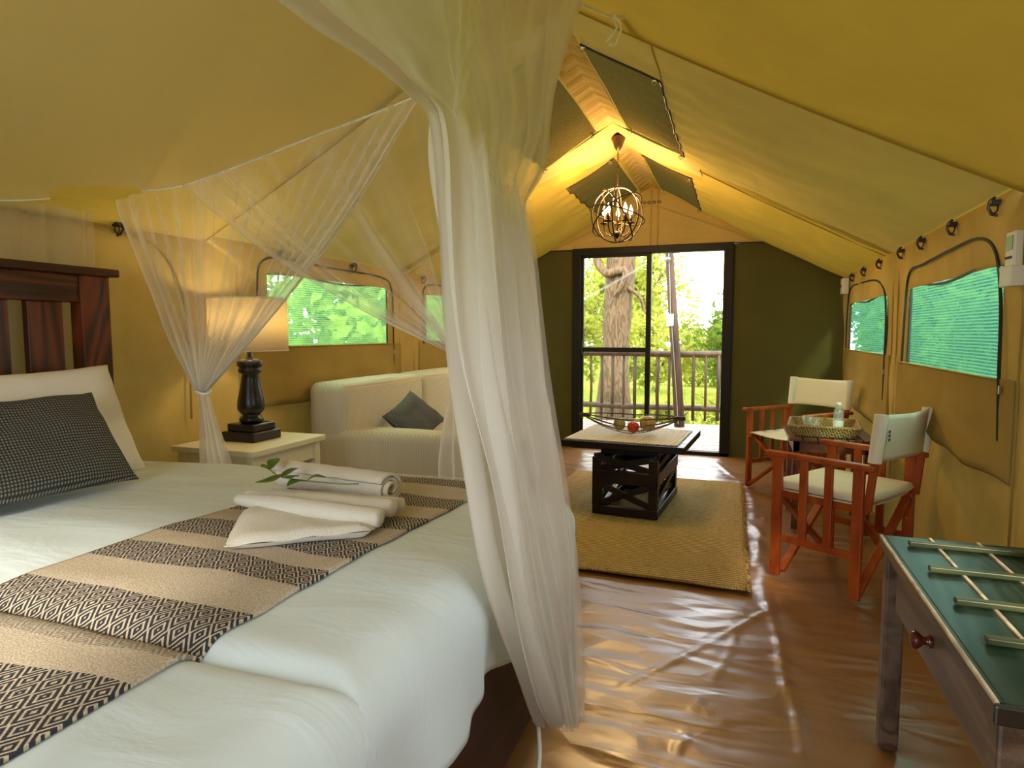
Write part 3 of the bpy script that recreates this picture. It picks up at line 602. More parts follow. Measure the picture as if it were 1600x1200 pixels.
def bark_tube(pts, rs, n=28, m=60, amp=0.025, seed=0):
    mb = MB()
    P = [interp(pts, i / m) for i in range(m + 1)]; R = [float(np.interp(i / m, np.linspace(0, 1, len(rs)), rs)) for i in range(m + 1)]
    mb.tube(P, R, n)
    for i in range(len(mb.v)):
        x, y, z = mb.v[i]; c = P[min(i // n, m)]; d = Vector((x, y, z)) - c
        if d.length > 1e-6:
            k = amp * (nz(math.atan2(d.y, d.x) * 4, z * 1.7, seed) + 0.6 * nz(math.atan2(d.y, d.x) * 9, z * 4, seed + 2)); mb.v[i] = tuple(Vector((x, y, z)) + d.normalized() * k)
    return mb
def leaves(c, r, n, size, seed, shell=0.55):
    g = np.random.default_rng(seed); d = g.normal(size=(n, 3)); d /= np.linalg.norm(d, axis=1)[:, None]
    rad = (shell + (1 - shell) * g.random(n) ** 0.6) * (0.78 + 0.3 * np.sin(d[:, 0] * 5 + seed) * np.sin(d[:, 2] * 6 + d[:, 1] * 4))
    P = np.array(c) + d * rad[:, None] * np.array(r)
    a = g.normal(size=(n, 3)); a /= np.linalg.norm(a, axis=1)[:, None]; b2 = np.cross(a, d + 0.3 * g.normal(size=(n, 3))); b2 /= np.linalg.norm(b2, axis=1)[:, None]
    s = size * (0.6 + 0.8 * g.random(n))[:, None]
    V = np.stack([P - a * s, P + b2 * s * 0.45, P + a * s, P - b2 * s * 0.45], 1).reshape(-1, 3)
    mb = MB(); mb.v = V.tolist(); mb.f = [(4 * i, 4 * i + 1, 4 * i + 2, 4 * i + 3) for i in range(n)]; return mb
tree = thing('big_tree', 'thick rough-barked tree trunk with a crossing branch behind the railing', 'tree', (-2.03, 11.0, -0.4))
bark_tube([(-2.02, 11, -0.55), (-2.04, 11, 0.0), (-2.02, 11, 0.9), (-1.98, 11, 1.8), (-1.93, 11, 2.7), (-1.85, 11, 4.0), (-1.8, 11, 5.5)], [0.40, 0.30, 0.215, 0.235, 0.245, 0.22, 0.18]).build('trunk', 'bark', tree, True)
bark_tube([(-2.35, 10.85, 2.95), (-2.32, 10.8, 2.5), (-2.15, 10.72, 2.25), (-1.95, 10.7, 2.28), (-1.82, 10.7, 2.26), (-1.86, 10.68, 2.05), (-2.0, 10.66, 1.85)], [0.06, 0.065, 0.07, 0.065, 0.06, 0.05, 0.02], 14, 40, 0.012, 4).build('branch', 'bark', tree, True)
bark_tube([(-1.8, 10.85, 2.0), (-1.6, 10.8, 1.85), (-1.5, 10.8, 1.6), (-1.35, 10.8, 1.45)], [0.04, 0.03, 0.02, 0.008], 8, 24, 0.008, 6).build('branch', 'bark', tree, True)
bark_tube([(-2.3, 10.8, 2.5), (-2.6, 10.75, 2.6), (-2.9, 10.7, 2.75)], [0.03, 0.02, 0.01], 8, 20, 0.006, 8).build('branch', 'bark', tree, True)
leaves((-1.8, 11.2, 6.6), (2.6, 2.2, 1.3), 2600, 0.10, 3).build('crown', 'foliage_mid', tree)
bush_n = 0
def bush(kind, label, c, r, n, size, mat, group, base=-0.45):
    global bush_n; bush_n += 1
    b = thing(kind, label, 'tree' if 'tree' in kind else 'bush', (c[0], c[1], base), group=group)
    leaves(c, r, n, size, 100 + bush_n).build('foliage', mat, b)
    bark_tube([(c[0], c[1], base - 0.1), (c[0] + 0.1, c[1], (c[2] + base) / 2), (c[0] - 0.05, c[1], c[2])], [0.07, 0.05, 0.03], 8, 12, 0.01, bush_n).build('trunk', 'bark', b, True)
    for k in range(4):
        a = bush_n * 1.3 + k * 1.7
        MB().tube([(c[0], c[1], (c[2] + base) / 2), (c[0] + r[0] * .4 * math.cos(a), c[1] + r[1] * .4 * math.sin(a), c[2]), (c[0] + r[0] * .85 * math.cos(a), c[1] + r[1] * .8 * math.sin(a), c[2] + r[2] * 0.5)], [0.035, 0.022, 0.008], 6).build('bough', 'bark', b)
gD = 'leafy trees beyond the deck railing'
bush('leafy_tree', 'large green tree standing right of the veranda post beyond the railing', (0.35, 15, 0.95), (1.7, 1.5, 1.30), 3800, 0.085, 'foliage_mid', gD)
bush('leafy_tree', 'sunlit pale green tree seen beside the thick trunk', (-4.0, 15.0, 1.2), (1.1, 1.0, 1.7), 3200, 0.085, 'foliage_bright', gD)
bush('leafy_tree', 'light green tree between the thick trunk and veranda post', (-2.2, 18.2, 0.8), (1.9, 1.4, 1.3), 3200, 0.085, 'foliage_bright', gD)
bush('leafy_tree', 'pale distant tree low behind the veranda post', (-0.5, 21.5, 0.4), (2.2, 1.3, 1.2), 3400, 0.10, 'foliage_bright', gD)
bush('leafy_tree', 'tall pale tree at the left edge of the glass door view', (-6.6, 18.5, 2.0), (1.8, 1.5, 2.4), 3200, 0.10, 'foliage_bright', gD)
bush('leafy_tree', 'hazy yellow-green tree filling the gap behind the thick trunk', (-4.4, 24, 2.2), (2.2, 1.4, 2.9), 4200, 0.12, 'foliage_bright', gD)
bush('leafy_tree', 'tall thin pale tree rising behind the rough trunk', (-4.6, 28.5, 3.4), (2.8, 1.8, 3.4), 4200, 0.14, 'foliage_bright', gD)
bush('low_bush', 'low bright bush in the grass under the railing by the post', (-1.1, 10.3, -0.15), (0.5, 0.5, 0.38), 1500, 0.05, 'foliage_bright', 'low bushes by the deck')
bush('low_bush', 'low bright bush in the grass under the railing right of the post', (0.3, 11.2, -0.1), (1.3, 0.6, 0.5), 2000, 0.055, 'foliage_bright', 'low bushes by the deck')
for i, (y, x, h) in enumerate([(4.4, -5.2, 1.7), (7.6, -5.0, 1.6), (10.9, -5.6, 1.9), (14.2, -7.2, 2.0)]):
    bush('shade_tree', 'bright green tree outside the sofa windows, %s one along from the bed end' % ['first', 'second', 'third', 'fourth'][i], (x, y, h), (1.2, 1.5, 1.9), 3400, 0.11, 'foliage_bright', 'trees outside the sofa windows')
for i, (y, x, h) in enumerate([(3.2, 3.6, 1.5), (6.2, 3.4, 1.7), (9.2, 3.3, 1.6), (12.4, 3.4, 1.7), (16.0, 3.9, 1.8), (19.4, 3.7, 1.8), (22.8, 4.2, 1.9)]):
    bush('shade_tree', 'green tree outside the teal screened windows, %s one along from the luggage rack' % ['first', 'second', 'third', 'fourth', 'fifth', 'sixth', 'seventh'][i], (x, y, h), (1.1, 1.45, 2.0), 3400, 0.11, 'foliage_mid', 'trees outside the camp chair windows')
blades = MB(); g = np.random.default_rng(5)
for k in range(7000):
    x, y = g.uniform(-7, 4), 9.3 + 9 * g.random() ** 1.6; a = g.uniform(0, PI); h = g.uniform(0.10, 0.32); z = -0.46; w = 0.010
    dx, dy = math.cos(a) * w, math.sin(a) * w; blades.add([(x - dx, y - dy, z), (x + dx, y + dy, z), (x + g.normal() * .06, y + g.normal() * .06, z + h)], [(0, 1, 2)])
tag(blades.build('grass_tufts', 'foliage_bright', gr), None, None, None, 'stuff')

# ------------------------------------------------------------------ bed
bed = thing('bed', 'dark red-brown wooden bed with a slatted headboard', 'bed', (-1.6, 1.05, 0))
for y0, y1 in ((-0.12, 0.76), (0.82, 2.03)):
    MB().span((-2.52, y0, 0.04), (-0.585, y1, 0.40)).build('base', 'base_wood', bed, bevel=0.01)
    MB().span((-2.50, y0 + 0.01, 0.40), (-0.60, y1 - 0.01, 0.63)).build('mattress', 'pillow_white', bed, bevel=0.05)
hbx = -2.60
for y in (-0.10, 0.95, 1.975): MB().span((hbx - 0.035, y - 0.065, 0), (hbx + 0.035, y + 0.065, 1.49)).build('headboard_post', 'headboard_wood', bed, bevel=0.006)
MB().span((hbx - 0.05, -0.20, 1.488), (hbx + 0.055, 2.075, 1.522)).build('headboard_cap', 'headboard_rail_wood', bed, bevel=0.006)
MB().span((hbx - 0.025, -0.03, 1.375), (hbx + 0.025, 1.91, 1.488)).build('headboard_rail', 'headboard_rail_wood', bed, bevel=0.004)
MB().span((hbx - 0.025, -0.03, 0.45), (hbx + 0.025, 1.91, 0.60)).build('headboard_rail', 'headboard_rail_wood', bed, bevel=0.004)
for k in range(4):
    for y in (1.775 - 0.205 * k, 0.77 - 0.205 * k):
        MB().span((hbx - 0.015, y - 0.07, 0.60), (hbx + 0.015, y + 0.07, 1.375)).build('headboard_slat', 'headboard_wood', bed, bevel=0.004)

ZT = 0.70
def prof(q, a, b, ra, rb):
    if q < a:
        s = a - q; th = s / ra
        return (a - ra * math.sin(th), ra * (1 - math.cos(th))) if th < PI / 2 else (a - ra, ra + s - ra * PI / 2)
    if q > b:
        s = q - b; th = s / rb
        return (b + rb * math.sin(th), rb * (1 - math.cos(th))) if th < PI / 2 else (b + rb, rb + s - rb * PI / 2)
    return (q, 0.0)
def soft(x, y):
    return 0.010 * nz(x * 2.3, y * 2.0, 1.0) + 0.006 * nz(x * 3, y * 8, 2.0) + 0.012 * math.sin(PI * min(max((x + 2.4) / 1.85, 0), 1))
def duvet(name, ya, yb, ra, rb, da, db, seed, label):
    xa, xb, rx = -2.42, -0.630, 0.105
    Lx = rx * PI / 2 + 0.16; La = ra * PI / 2 + da; Lb = rb * PI / 2 + db
    def f(u, v):
        p = xa + (xb + Lx - xa) * u; q = ya - La + (yb + Lb - ya + La) * v
        x, dx = prof(p, xa, xb, 1, rx); y, dy = prof(q, ya, yb, ra, rb)
        drop = max(dx, dy) if min(dx, dy) > 0 else dx + dy
        z = ZT + soft(x, y) * (1 - 0.7 * sstep(0.0, 0.15, drop)) - drop
        if dx > 0.06:
            k = (dx - 0.06); x += 0.10 * k * math.sin(y * 13 + 2 * nz(y * 2, seed)) + 0.02 * k / 0.15 * nz(y * 9, z * 3, seed); z += 0.022 * nz(y * 3.1, seed, 7) * k / 0.15
        if dy > 0.06:
            k = dy - 0.06; y += 0.08 * k * math.sin(x * 12 + seed); z += 0.02 * nz(x * 3, seed) * k / 0.2
        return (x, y, z)
    o = MB().grid(f, 130, 90).build(name, 'duvet_cotton', smooth=True, solid=0.012)
    return tag(o, label, 'duvet')
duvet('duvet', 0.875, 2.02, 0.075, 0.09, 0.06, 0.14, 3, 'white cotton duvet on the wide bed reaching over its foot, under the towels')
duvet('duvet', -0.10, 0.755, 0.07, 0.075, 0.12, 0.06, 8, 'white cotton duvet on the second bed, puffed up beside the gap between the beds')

# runner across both beds
def throw_pt(u, v):
    y = 0.10 + 2.02 * v; x = -1.425 - 0.03 * math.sin(y * 2.1) + 0.60 * u + 0.012 * nz(y * 4, u)
    gap = 0.0
    if 0.755 < y < 0.875: gap = 0.075 * (1 - math.sqrt(1 - min((0.875 - y) / 0.075, (y - 0.755) / 0.075, 0.999) ** 2))
    end = 0.0
    if y > 2.03: end = 0.6 * (y - 2.03) ** 2 / 0.09
    return (x, y, ZT + 0.014 + soft(x, y) - gap - end + 0.003 * nz(x * 9, y * 9, 4))
th = MB().grid(throw_pt, 50, 190)
tag(th.build('bed_runner', 'throw_weave', smooth=True, solid=0.008, uvfn=lambda p, i: (p[0] + 3, p[1])), 'cream and charcoal striped bed runner woven with diamonds, lying across the white duvets', 'bed runner')
fr = MB(); g = np.random.default_rng(9)
for k in range(150):
    x = -1.42 + 0.58 * k / 149; p = Vector((x, 2.118, ZT - 0.02 + soft(x, 2.1) + 0.02)); fr.tube([p, p + Vector((g.normal() * .006, 0.012, 0.004)), p + Vector((g.normal() * .012, 0.026, -0.012))], 0.0016, 3, cap=False)
fo = fr.build('fringe', 'towel', bpy.data.objects['bed_runner']); fo['kind'] = 'stuff'

# pillows
def pillow(name, c, w, h, t, lean, mat, label, cat, rz=0.0, seed=0, group=None, roll=0.0):
    def f(sgn):
        def g(u, v):
            a, b2 = u * 2 - 1, v * 2 - 1
            e = max(0.0, (1 - abs(a) ** 3.2) * (1 - abs(b2) ** 3.2)) ** 0.45
            pin = 1 - 0.07 * (abs(a) ** 2) * (1 - abs(b2) ** 2) * 1.0
            yy = a * w / 2 * (1 - 0.05 * (1 - b2 * b2)); zz = b2 * h / 2 * (1 - 0.08 * (1 - a * a))
            xx = sgn * t / 2 * e * (1 + 0.12 * nz(a * 2, b2 * 2, seed)) + 0.008 * nz(a * 3, b2 * 3, seed + 9)
            return (xx, yy, zz)
        return g
    mb = MB(); mb.grid(f(1), 40, 30); mb.grid(lambda u, v: f(-1)(1 - u, v), 40, 30)
    R = Matrix.Rotation(rz, 4, 'Z') @ Matrix.Rotation(-lean, 4, 'Y') @ Matrix.Rotation(roll, 4, 'X'); c = Vector(c)
    uvs = [(p[1], p[2]) for p in mb.v]; mb.v = [tuple(R @ Vector(p) + c) for p in mb.v]
    o = mb.build(name, mat, smooth=True, uvfn=lambda p, i: uvs[i])
    return tag(o, label, cat, group)
pillow('pillow', (-2.32, 1.50, 0.915), 0.78, 0.45, 0.15, math.radians(24), 'pillow_white', 'white pillow leaning on the headboard behind the grey ribbed cushion', 'pillow', 0, 1)
pillow('pillow', (-2.335, 0.45, 0.905), 0.72, 0.44, 0.15, math.radians(24), 'pillow_white', 'white pillow on the second bed away from the nightstand', 'pillow', 0, 5)
pillow('ribbed_cushion', (-2.125, 1.335, 0.885), 0.66, 0.38, 0.13, math.radians(38), 'ribbed_grey', 'grey ribbed cushion propped against the white pillow', 'cushion', math.radians(-4), 2)

# towels and sprig
zb = ZT + 0.042
ft = thing('folded_towel', 'white towel folded into a wedge with rolled pleats on the bed runner', 'towel', (-1.05, 1.4, zb))
def slab(corners, z0, th_, n=14, seed=0):
    A, B, C_, D_ = [Vector((*c, 0)) for c in corners]; mb = MB()
    for top in (1, 0):
        def f(u, v):
            p = (A * (1 - u) + B * u) * (1 - v) + (D_ * (1 - u) + C_ * u) * v
            e = min(u, 1 - u, v, 1 - v); r = sstep(0, 0.10, e)
            return (p.x, p.y, soft(p.x, p.y) + z0 + (th_ / 2 + th_ / 2 * math.sqrt(r) if top else th_ / 2 - th_ / 2 * math.sqrt(r)) + top * 0.006 * nz(p.x * 12, p.y * 12, seed))
        mb.grid(f if top else (lambda u, v: f(1 - u, v)), n, n)
    return mb
slab([(-1.13, 1.155), (-0.87, 1.375), (-0.90, 1.50), (-1.31, 1.42)], ZT + 0.021, 0.036, 20, 3).build('flat_fold', 'towel', ft, True)
def pleat(pts, rs, squash=0.75):
    mb = MB(); P = [interp(pts, k / 24) for k in range(25)]; R = [float(np.interp(k / 24, np.linspace(0, 1, len(rs)), rs)) for k in range(25)]
    mb.tube(P, R, 14); zc = P[0].z
    for i, v in enumerate(mb.v):
        c = P[min(i // 14, 24)]; mb.v[i] = (v[0], v[1] + 0.004 * nz(v[0] * 20, v[2] * 20), c.z + (v[2] - c.z) * squash)
    return mb
pleat([(-1.36, 1.455, zb + 0.026), (-1.2, 1.425, zb + 0.034), (-1.02, 1.41, zb + 0.034), (-0.875, 1.435, zb + 0.024)], [0.020, 0.032, 0.034, 0.032]).build('pleat', 'towel', ft, True)
pleat([(-1.39, 1.525, zb + 0.022), (-1.2, 1.505, zb + 0.030), (-1.04, 1.495, zb + 0.034), (-0.885, 1.515, zb + 0.028)], [0.016, 0.027, 0.030, 0.032]).build('pleat', 'towel', ft, True)
pleat([(-1.36, 1.60, zb + 0.012), (-1.2, 1.585, zb + 0.016), (-1.05, 1.575, zb + 0.018), (-0.90, 1.585, zb + 0.018)], [0.016, 0.022, 0.026, 0.028]).build('pleat', 'towel', ft, True)
rt = MB(); turns = 2.6; nS = 70
A_ = Vector((-1.43, 1.745, zb + 0.033)); B_ = Vector((-0.985, 1.675, zb + 0.036)); ax = (B_ - A_).normalized(); sd_ = Vector((-ax.y, ax.x, 0)); up_ = Vector((0, 0, 1))
def spiral(u, v):
    a = turns * 2 * PI * u; r = 0.016 + 0.034 * u; sx = 0.012 * (1 - u) * math.sin(7 * u)
    p = A_ + (B_ - A_) * v + ax * sx * (1 if v > .9 else 0)
    return p + sd_ * math.cos(a - 1.2) * r * 1.12 + up_ * math.sin(a - 1.2) * r * 0.92 + up_ * 0.003 * nz(v * 9, u * 4)
rt.grid(spiral, nS, 26)
tag(rt.build('rolled_towel', 'towel', smooth=True, solid=0.009), 'white towel rolled up tight, beside the green sprig', 'towel')
sp = thing('leaf_sprig', 'green leafy sprig laid on the white towels', 'sprig', (-1.2, 1.55, zb + 0.07))
sz = zb + 0.066
MB().tube([interp([(-1.40, 1.63, sz + 0.012), (-1.30, 1.56, sz + 0.010), (-1.2, 1.545, sz + 0.008), (-1.08, 1.56, sz + 0.004), (-1.03, 1.57, sz + 0.006)], k / 20) for k in range(21)], 0.0022, 6).build('stem', 'stem_green', sp, True)
def leaf_mesh(p, d, ln, wd, lift, seed):
    d = Vector(d).normalized(); r = Vector((-d.y, d.x, 0)).normalized(); p = Vector(p)
    def f(u, v):
        w = 1.35 * wd * math.sin(PI * min(1, 0.04 + 0.96 * v)) ** 0.8 * (1 - 0.3 * v); a = (u - 0.5)
        return p + d * ln * v + r * w * a * 2 + Vector((0, 0, lift * v - 0.35 * lift * v * v + 0.35 * abs(a) * w + 0.004 * math.sin(5 * v + seed)))
    return MB().grid(f, 6, 10)
for i, (p, d, ln, wd, lf) in enumerate([((-1.39, 1.625, sz + .014), (-0.35, 0.9, 0), 0.075, 0.016, 0.035), ((-1.37, 1.60, sz + .014), (-1, 0.5, 0), 0.06, 0.014, 0.02), ((-1.29, 1.558, sz + .012), (-0.4, -1, 0), 0.085, 0.020, -0.012), ((-1.28, 1.556, sz + .012), (1, -0.35, 0), 0.075, 0.020, 0.010),
        ((-1.30, 1.56, sz + .012), (0.5, 1, 0), 0.06, 0.017, 0.015), ((-1.20, 1.547, sz + .010), (-0.2, -1, 0), 0.065, 0.018, -0.006), ((-1.19, 1.547, sz + .010), (0.9, 0.6, 0), 0.055, 0.015, 0.014)]):
    leaf_mesh(p, d, ln, wd, lf, i).build('leaf', 'leaf_green', sp, True, solid=0.001)

# ------------------------------------------------------------------ nightstand and lamp
ns = thing('nightstand', 'cream painted nightstand beside the bed carrying the table lamp', 'nightstand', (-2.42, 2.7, 0))
MB().span((-2.675, 2.415, 0.655), (-2.165, 2.985, 0.685)).build('tabletop', 'cream_paint', ns, bevel=0.004)
b = MB(); b.span((-2.65, 2.445, 0.56), (-2.195, 2.465, 0.655)); b.span((-2.65, 2.935, 0.56), (-2.195, 2.955, 0.655)); b.span((-2.65, 2.465, 0.56), (-2.63, 2.935, 0.655)); b.span((-2.215, 2.465, 0.56), (-2.195, 2.935, 0.655)); b.build('apron', 'cream_paint', ns, bevel=0.003)
for x in (-2.635, -2.21):
    for y in (2.46, 2.94): MB().span((x - 0.022, y - 0.022, 0), (x + 0.022, y + 0.022, 0.655)).build('leg', 'cream_paint', ns, bevel=0.003)
lx, ly = -2.44, 2.72
lamp = thing('table_lamp', 'table lamp with black turned baluster base and cream drum shade', 'lamp', (lx, ly, 0.686))
b = MB(); b.span((lx - .105, ly - .105, 0.686), (lx + .105, ly + .105, 0.735)); b.span((lx - .085, ly - .085, 0.735), (lx + .085, ly + .085, 0.775)); b.build('plinth', 'lamp_black', lamp, bevel=0.006)
MB().lathe([(0.05, 0), (0.062, 0.012), (0.058, 0.028), (0.045, 0.038), (0.05, 0.048), (0.066, 0.066), (0.069, 0.09), (0.066, 0.12), (0.056, 0.17), (0.047, 0.22), (0.042, 0.255), (0.046, 0.262), (0.058, 0.268), (0.058, 0.285), (0.05, 0.291), (0.064, 0.30), (0.064, 0.325), (0.045, 0.335), (0.02, 0.345), (0.012, 0.40)], (lx, ly, 0.775), 28).build('baluster', 'lamp_black', lamp, True)
MB().lathe([(0.195, 0), (0.195, 0.275)], (lx, ly, 1.155), 48, cap=False).build('lamp_shade', 'lamp_shade_linen', lamp, True, solid=0.003)
for z in (1.158, 1.427): MB().tube([(lx + .195 * math.cos(a), ly + .195 * math.sin(a), z) for a in np.linspace(0, 2 * PI, 49)[:-1]], 0.004, 6, True).build('shade_trim', 'cream_paint', lamp)
b = MB()
for a in (0, 2.09, 4.19): b.tube([(lx, ly, 1.40), (lx + .193 * math.cos(a), ly + .193 * math.sin(a), 1.40)], 0.003, 5)
b.tube([(lx, ly, 1.15), (lx, ly, 1.41)], 0.008, 6); b.build('shade_carrier', 'bronze', lamp)
MB().ball((lx, ly, 1.28), 0.035, 12, 10).build('bulb', 'white_plastic', lamp, True)
ld = bpy.data.lights.new('lamp_light', 'POINT'); ld.energy = 9.0; ld.color = (1.0, 0.84, 0.58); ld.shadow_soft_size = 0.04
lo_ = bpy.data.objects.new('lamp_light', ld); COL.objects.link(lo_); lo_.location = (0, 0, 0.66); lo_.parent = lamp

# ------------------------------------------------------------------ sofa
sofa = thing('sofa', 'cream slipcovered sofa against the canvas wall', 'sofa', (-2.15, 4.35, 0))
def rbox(a, b2, r, n=4, puff=0.0):
    # rounded, slightly puffed upholstery block
    bm = bmesh.new(); c = [(p + q) / 2 for p, q in zip(a, b2)]; d = [abs(q - p) for p, q in zip(a, b2)]
    bmesh.ops.create_cube(bm, size=1.0, matrix=Matrix.Translation(c) @ Matrix.Diagonal((*d, 1)))
    bmesh.ops.bevel(bm, geom=bm.edges[:] , offset=r, segments=n, profile=0.5, affect='EDGES')
    bmesh.ops.subdivide_edges(bm, edges=[e for e in bm.edges if e.calc_length() > 0.15], cuts=6, use_grid_fill=True)
    mb = MB()
    for v in bm.verts:
        p = v.co.copy(); q = [(p[i] - c[i]) / (d[i] / 2) for i in range(3)]
        for i in range(3):
            j, k = (i + 1) % 3, (i + 2) % 3
            p[i] += (1 if q[i] > 0 else -1) * puff * max(0, 1 - q[j] ** 2) * max(0, 1 - q[k] ** 2) * abs(q[i])
        mb.v.append(tuple(p + Vector((0.004 * nz(p.x * 6, p.y * 6, p.z * 6), 0.004 * nz(p.y * 6, p.z * 6, 3), 0.004 * nz(p.z * 5, p.x * 5, 5)))))
    bm.verts.index_update(); mb.f = [tuple(v.index for v in f.verts) for f in bm.faces]; bm.free(); return mb
def boxuv(mb):
    def f(p, i): return (p[0] + p[1], p[2] + 0.6 * p[0])
    return f
def soft_block(nm, a, b2, r, puff, parent=None, mat='sofa_cover'):
    mb = rbox(a, b2, r, 4, puff); return mb.build(nm, mat, parent, True, uvfn=boxuv(mb))
soft_block('frame', (-2.62, 3.49, 0.03), (-1.62, 5.55, 0.34), 0.03, 0.0, sofa)
soft_block('arm', (-2.64, 3.465, 0.03), (-1.60, 3.72, 0.625), 0.055, 0.006, sofa)
soft_block('arm', (-2.64, 5.36, 0.03), (-1.60, 5.60, 0.625), 0.055, 0.006, sofa)
soft_block('seat_cushion', (-2.36, 3.73, 0.33), (-1.60, 4.54, 0.48), 0.05, 0.012, sofa); soft_block('seat_cushion', (-2.36, 4.55, 0.33), (-1.60, 5.35, 0.48), 0.05, 0.012, sofa)
soft_block('back', (-2.665, 3.475, 0.05), (-2.37, 4.57, 0.925), 0.06, 0.006, sofa); soft_block('back', (-2.665, 4.575, 0.05), (-2.37, 5.59, 0.925), 0.06, 0.006, sofa)
for y in (3.55, 5.50):
    for x in (-2.56, -1.68): MB().lathe([(0.02, -0.02), (0.025, 0.05)], (x, y, 0.02), 10).build('foot', 'lamp_black', sofa)
pillow('sofa_cushion', (-2.13, 3.95, 0.655), 0.33, 0.33, 0.13, math.radians(38), 'cushion_grey', 'small grey cushion slumped on the cream sofa', 'cushion', math.radians(-40), 6, None, math.radians(38))

# ------------------------------------------------------------------ rug and coffee table
RZ = math.radians(-2.0)
def rug_pt(u, v):
    x, y = -1.36 + 1.40 * u, 3.20 + 2.30 * v; x += 0.008 * nz(y * 9, u); y += -0.035 * (u - 0.5) + 0.012 * nz(x * 5, v * 2)
    return (x + 0.02 * (1 - v), y, 0.020 + 0.003 * nz(x * 4, y * 4, 5))
rug = MB().grid(rug_pt, 70, 110).build('rug', 'jute', smooth=True, solid=0.012)
tag(rug, 'woven natural jute rug under the coffee table', 'rug')
fr = MB(); g = np.random.default_rng(4)
for k in range(170):
    p = Vector(rug_pt(1, k / 169)); fr.tube([p, p + Vector((0.010 + 0.012 * g.random(), g.normal() * .006, -0.006))], 0.0045, 4)
    p = Vector(rug_pt(0, k / 169)); fr.tube([p, p + Vector((-0.010 - 0.012 * g.random(), g.normal() * .006, -0.006))], 0.0045, 4)
fo = fr.build('frayed_edge', 'jute', rug); fo['kind'] = 'stuff'
cx, cy, cr = -0.675, 4.58, math.radians(-4)
ct = thing('coffee_table', 'black-brown coffee table on a crate-like braced pedestal', 'coffee table', (cx, cy, 0.031), cr)
def lb(a, b2, nm, mat='dark_table_wood', bev=0.004, par=None): return MB().span(a, b2).build(nm, mat, par or ct, local=True, bevel=bev)
tx0, tx1, ty0, ty1 = -0.475, 0.37, -0.30, 0.54
for k in range(5):
    y0 = ty0 + (ty1 - ty0) * k / 5; lb((tx0, y0 + 0.002, 0.425), (tx1, y0 + (ty1 - ty0) / 5 - 0.002, 0.470), 'top_board')
lb((-0.20, -0.25, 0.385), (0.20, 0.40, 0.425), 'top_frame')
bx0, bx1, by0, by1 = -0.215, 0.225, -0.40, 0.40
for z0 in (0.0, 0.215):
    for (a, c2) in (((bx0, by0), (bx1, by0 + 0.05)), ((bx0, by1 - 0.05), (bx1, by1)), ((bx0, by0 + .05), (bx0 + 0.05, by1 - .05)), ((bx1 - 0.05, by0 + .05), (bx1, by1 - .05))):
        lb((a[0], a[1], z0), (c2[0], c2[1], z0 + (0.055 if z0 == 0 else 0.085)), 'crate_rail')
ix0, ix1, iy0, iy1 = -0.19, 0.19, -0.36, 0.36
for x in (ix0, ix1):
    for y in (iy0, iy1): lb((x - 0.03, y - 0.03, 0.05), (x + 0.03, y + 0.03, 0.386), 'leg')
for z0, z1 in ((0.06, 0.21), (0.30, 0.385)):
    for y in (iy0, iy1):
        for s_ in (1, -1): MB().bar((ix0 * s_, y, z0), (ix1 * s_, y + 0.018 * s_, z1), 0.018, 0.04).build('brace', 'dark_table_wood', ct, local=True)
    for x in (ix0, ix1):
        for s_ in (1, -1): MB().bar((x, iy0 * s_, z0), (x + 0.018 * s_, iy1 * s_, z1), 0.018, 0.04).build('brace', 'dark_table_wood', ct, local=True)
ctM = Matrix.Translation((cx, cy, 0.031)) @ Matrix.Rotation(cr, 4, 'Z')
pm = thing('table_mat', 'pale ribbed reed mat laid across the coffee table', 'table mat', tuple(ctM @ Vector((0, 0.1, 0.471))), cr)
MB().span((-0.455, -0.36, 0.0005), (0.32, 0.34, 0.006)).build('mat_sheet', 'reed_mat', pm, local=True)
MB().tube([(-0.455, -0.36, 0.004), (0.32, -0.36, 0.004), (0.32, 0.34, 0.004), (-0.455, 0.34, 0.004)], 0.004, 6, True).build('mat_binding', 'reed_mat', pm, local=True)
# boat-shaped wire fruit bowl
bz = 0.031 + 0.480; bc = Vector((-0.735, 4.66, bz)); brot = math.radians(1)
fb = thing('fruit_bowl', 'boat-shaped brown wire bowl on the coffee table', 'bowl', tuple(bc), brot)
hl = 0.355
def hull(u, a):   # u along -1..1, a across: 0 keel .. 1 rim
    w = 0.155 * (1 - abs(u) ** 2.4); zk = 0.008 + 0.118 * abs(u) ** 1.7; zr = 0.125 + 0.015 * abs(u)
    t = abs(a); s_ = 1 if a > 0 else -1
    return (hl * u, s_ * w * math.sin(t * PI / 2), zk + (zr - zk) * (1 - math.cos(t * PI / 2)))
for a in (-1, -0.72, -0.45, -0.18, 0.18, 0.45, 0.72, 1):
    MB().tube([hull(u, a) for u in np.linspace(-1, 1, 25)], 0.0045 if abs(a) == 1 else 0.0032, 6).build('long_wire', 'wire_brown', fb, local=True)
for u in (-0.55, -0.25, 0, 0.25, 0.55):
    MB().tube([hull(u, a) for a in np.linspace(-1, 1, 17)], 0.002, 5).build('cross_wire', 'wire_brown', fb, local=True)
for s_ in (-1, 1):
    MB().tube([(s_ * hl * k, 0, 0.128 + 0.012 * (k - 0.85)) for k in (0.84, 0.9, 0.97, 1.04, 1.08)], [0.008, 0.018, 0.016, 0.017, 0.010], 8).build('bound_end', 'wire_brown', fb, True, local=True)
def fruit(name, label, c, r, mat, sc=(1, 1, 1)):
    p = Matrix.Translation(bc) @ Matrix.Rotation(brot, 4, 'Z') @ Vector(c)
    t_ = thing(name, label, 'fruit', tuple(p)); MB().ball((0, 0, 0), r, 20, 14, sc).build('flesh', mat, t_, True, local=True)
    MB().tube([(0, 0, r * sc[2] * 0.93), (0.003, 0, r * sc[2] + 0.010)], 0.0025, 5).build('stalk', 'wire_brown', t_, local=True)
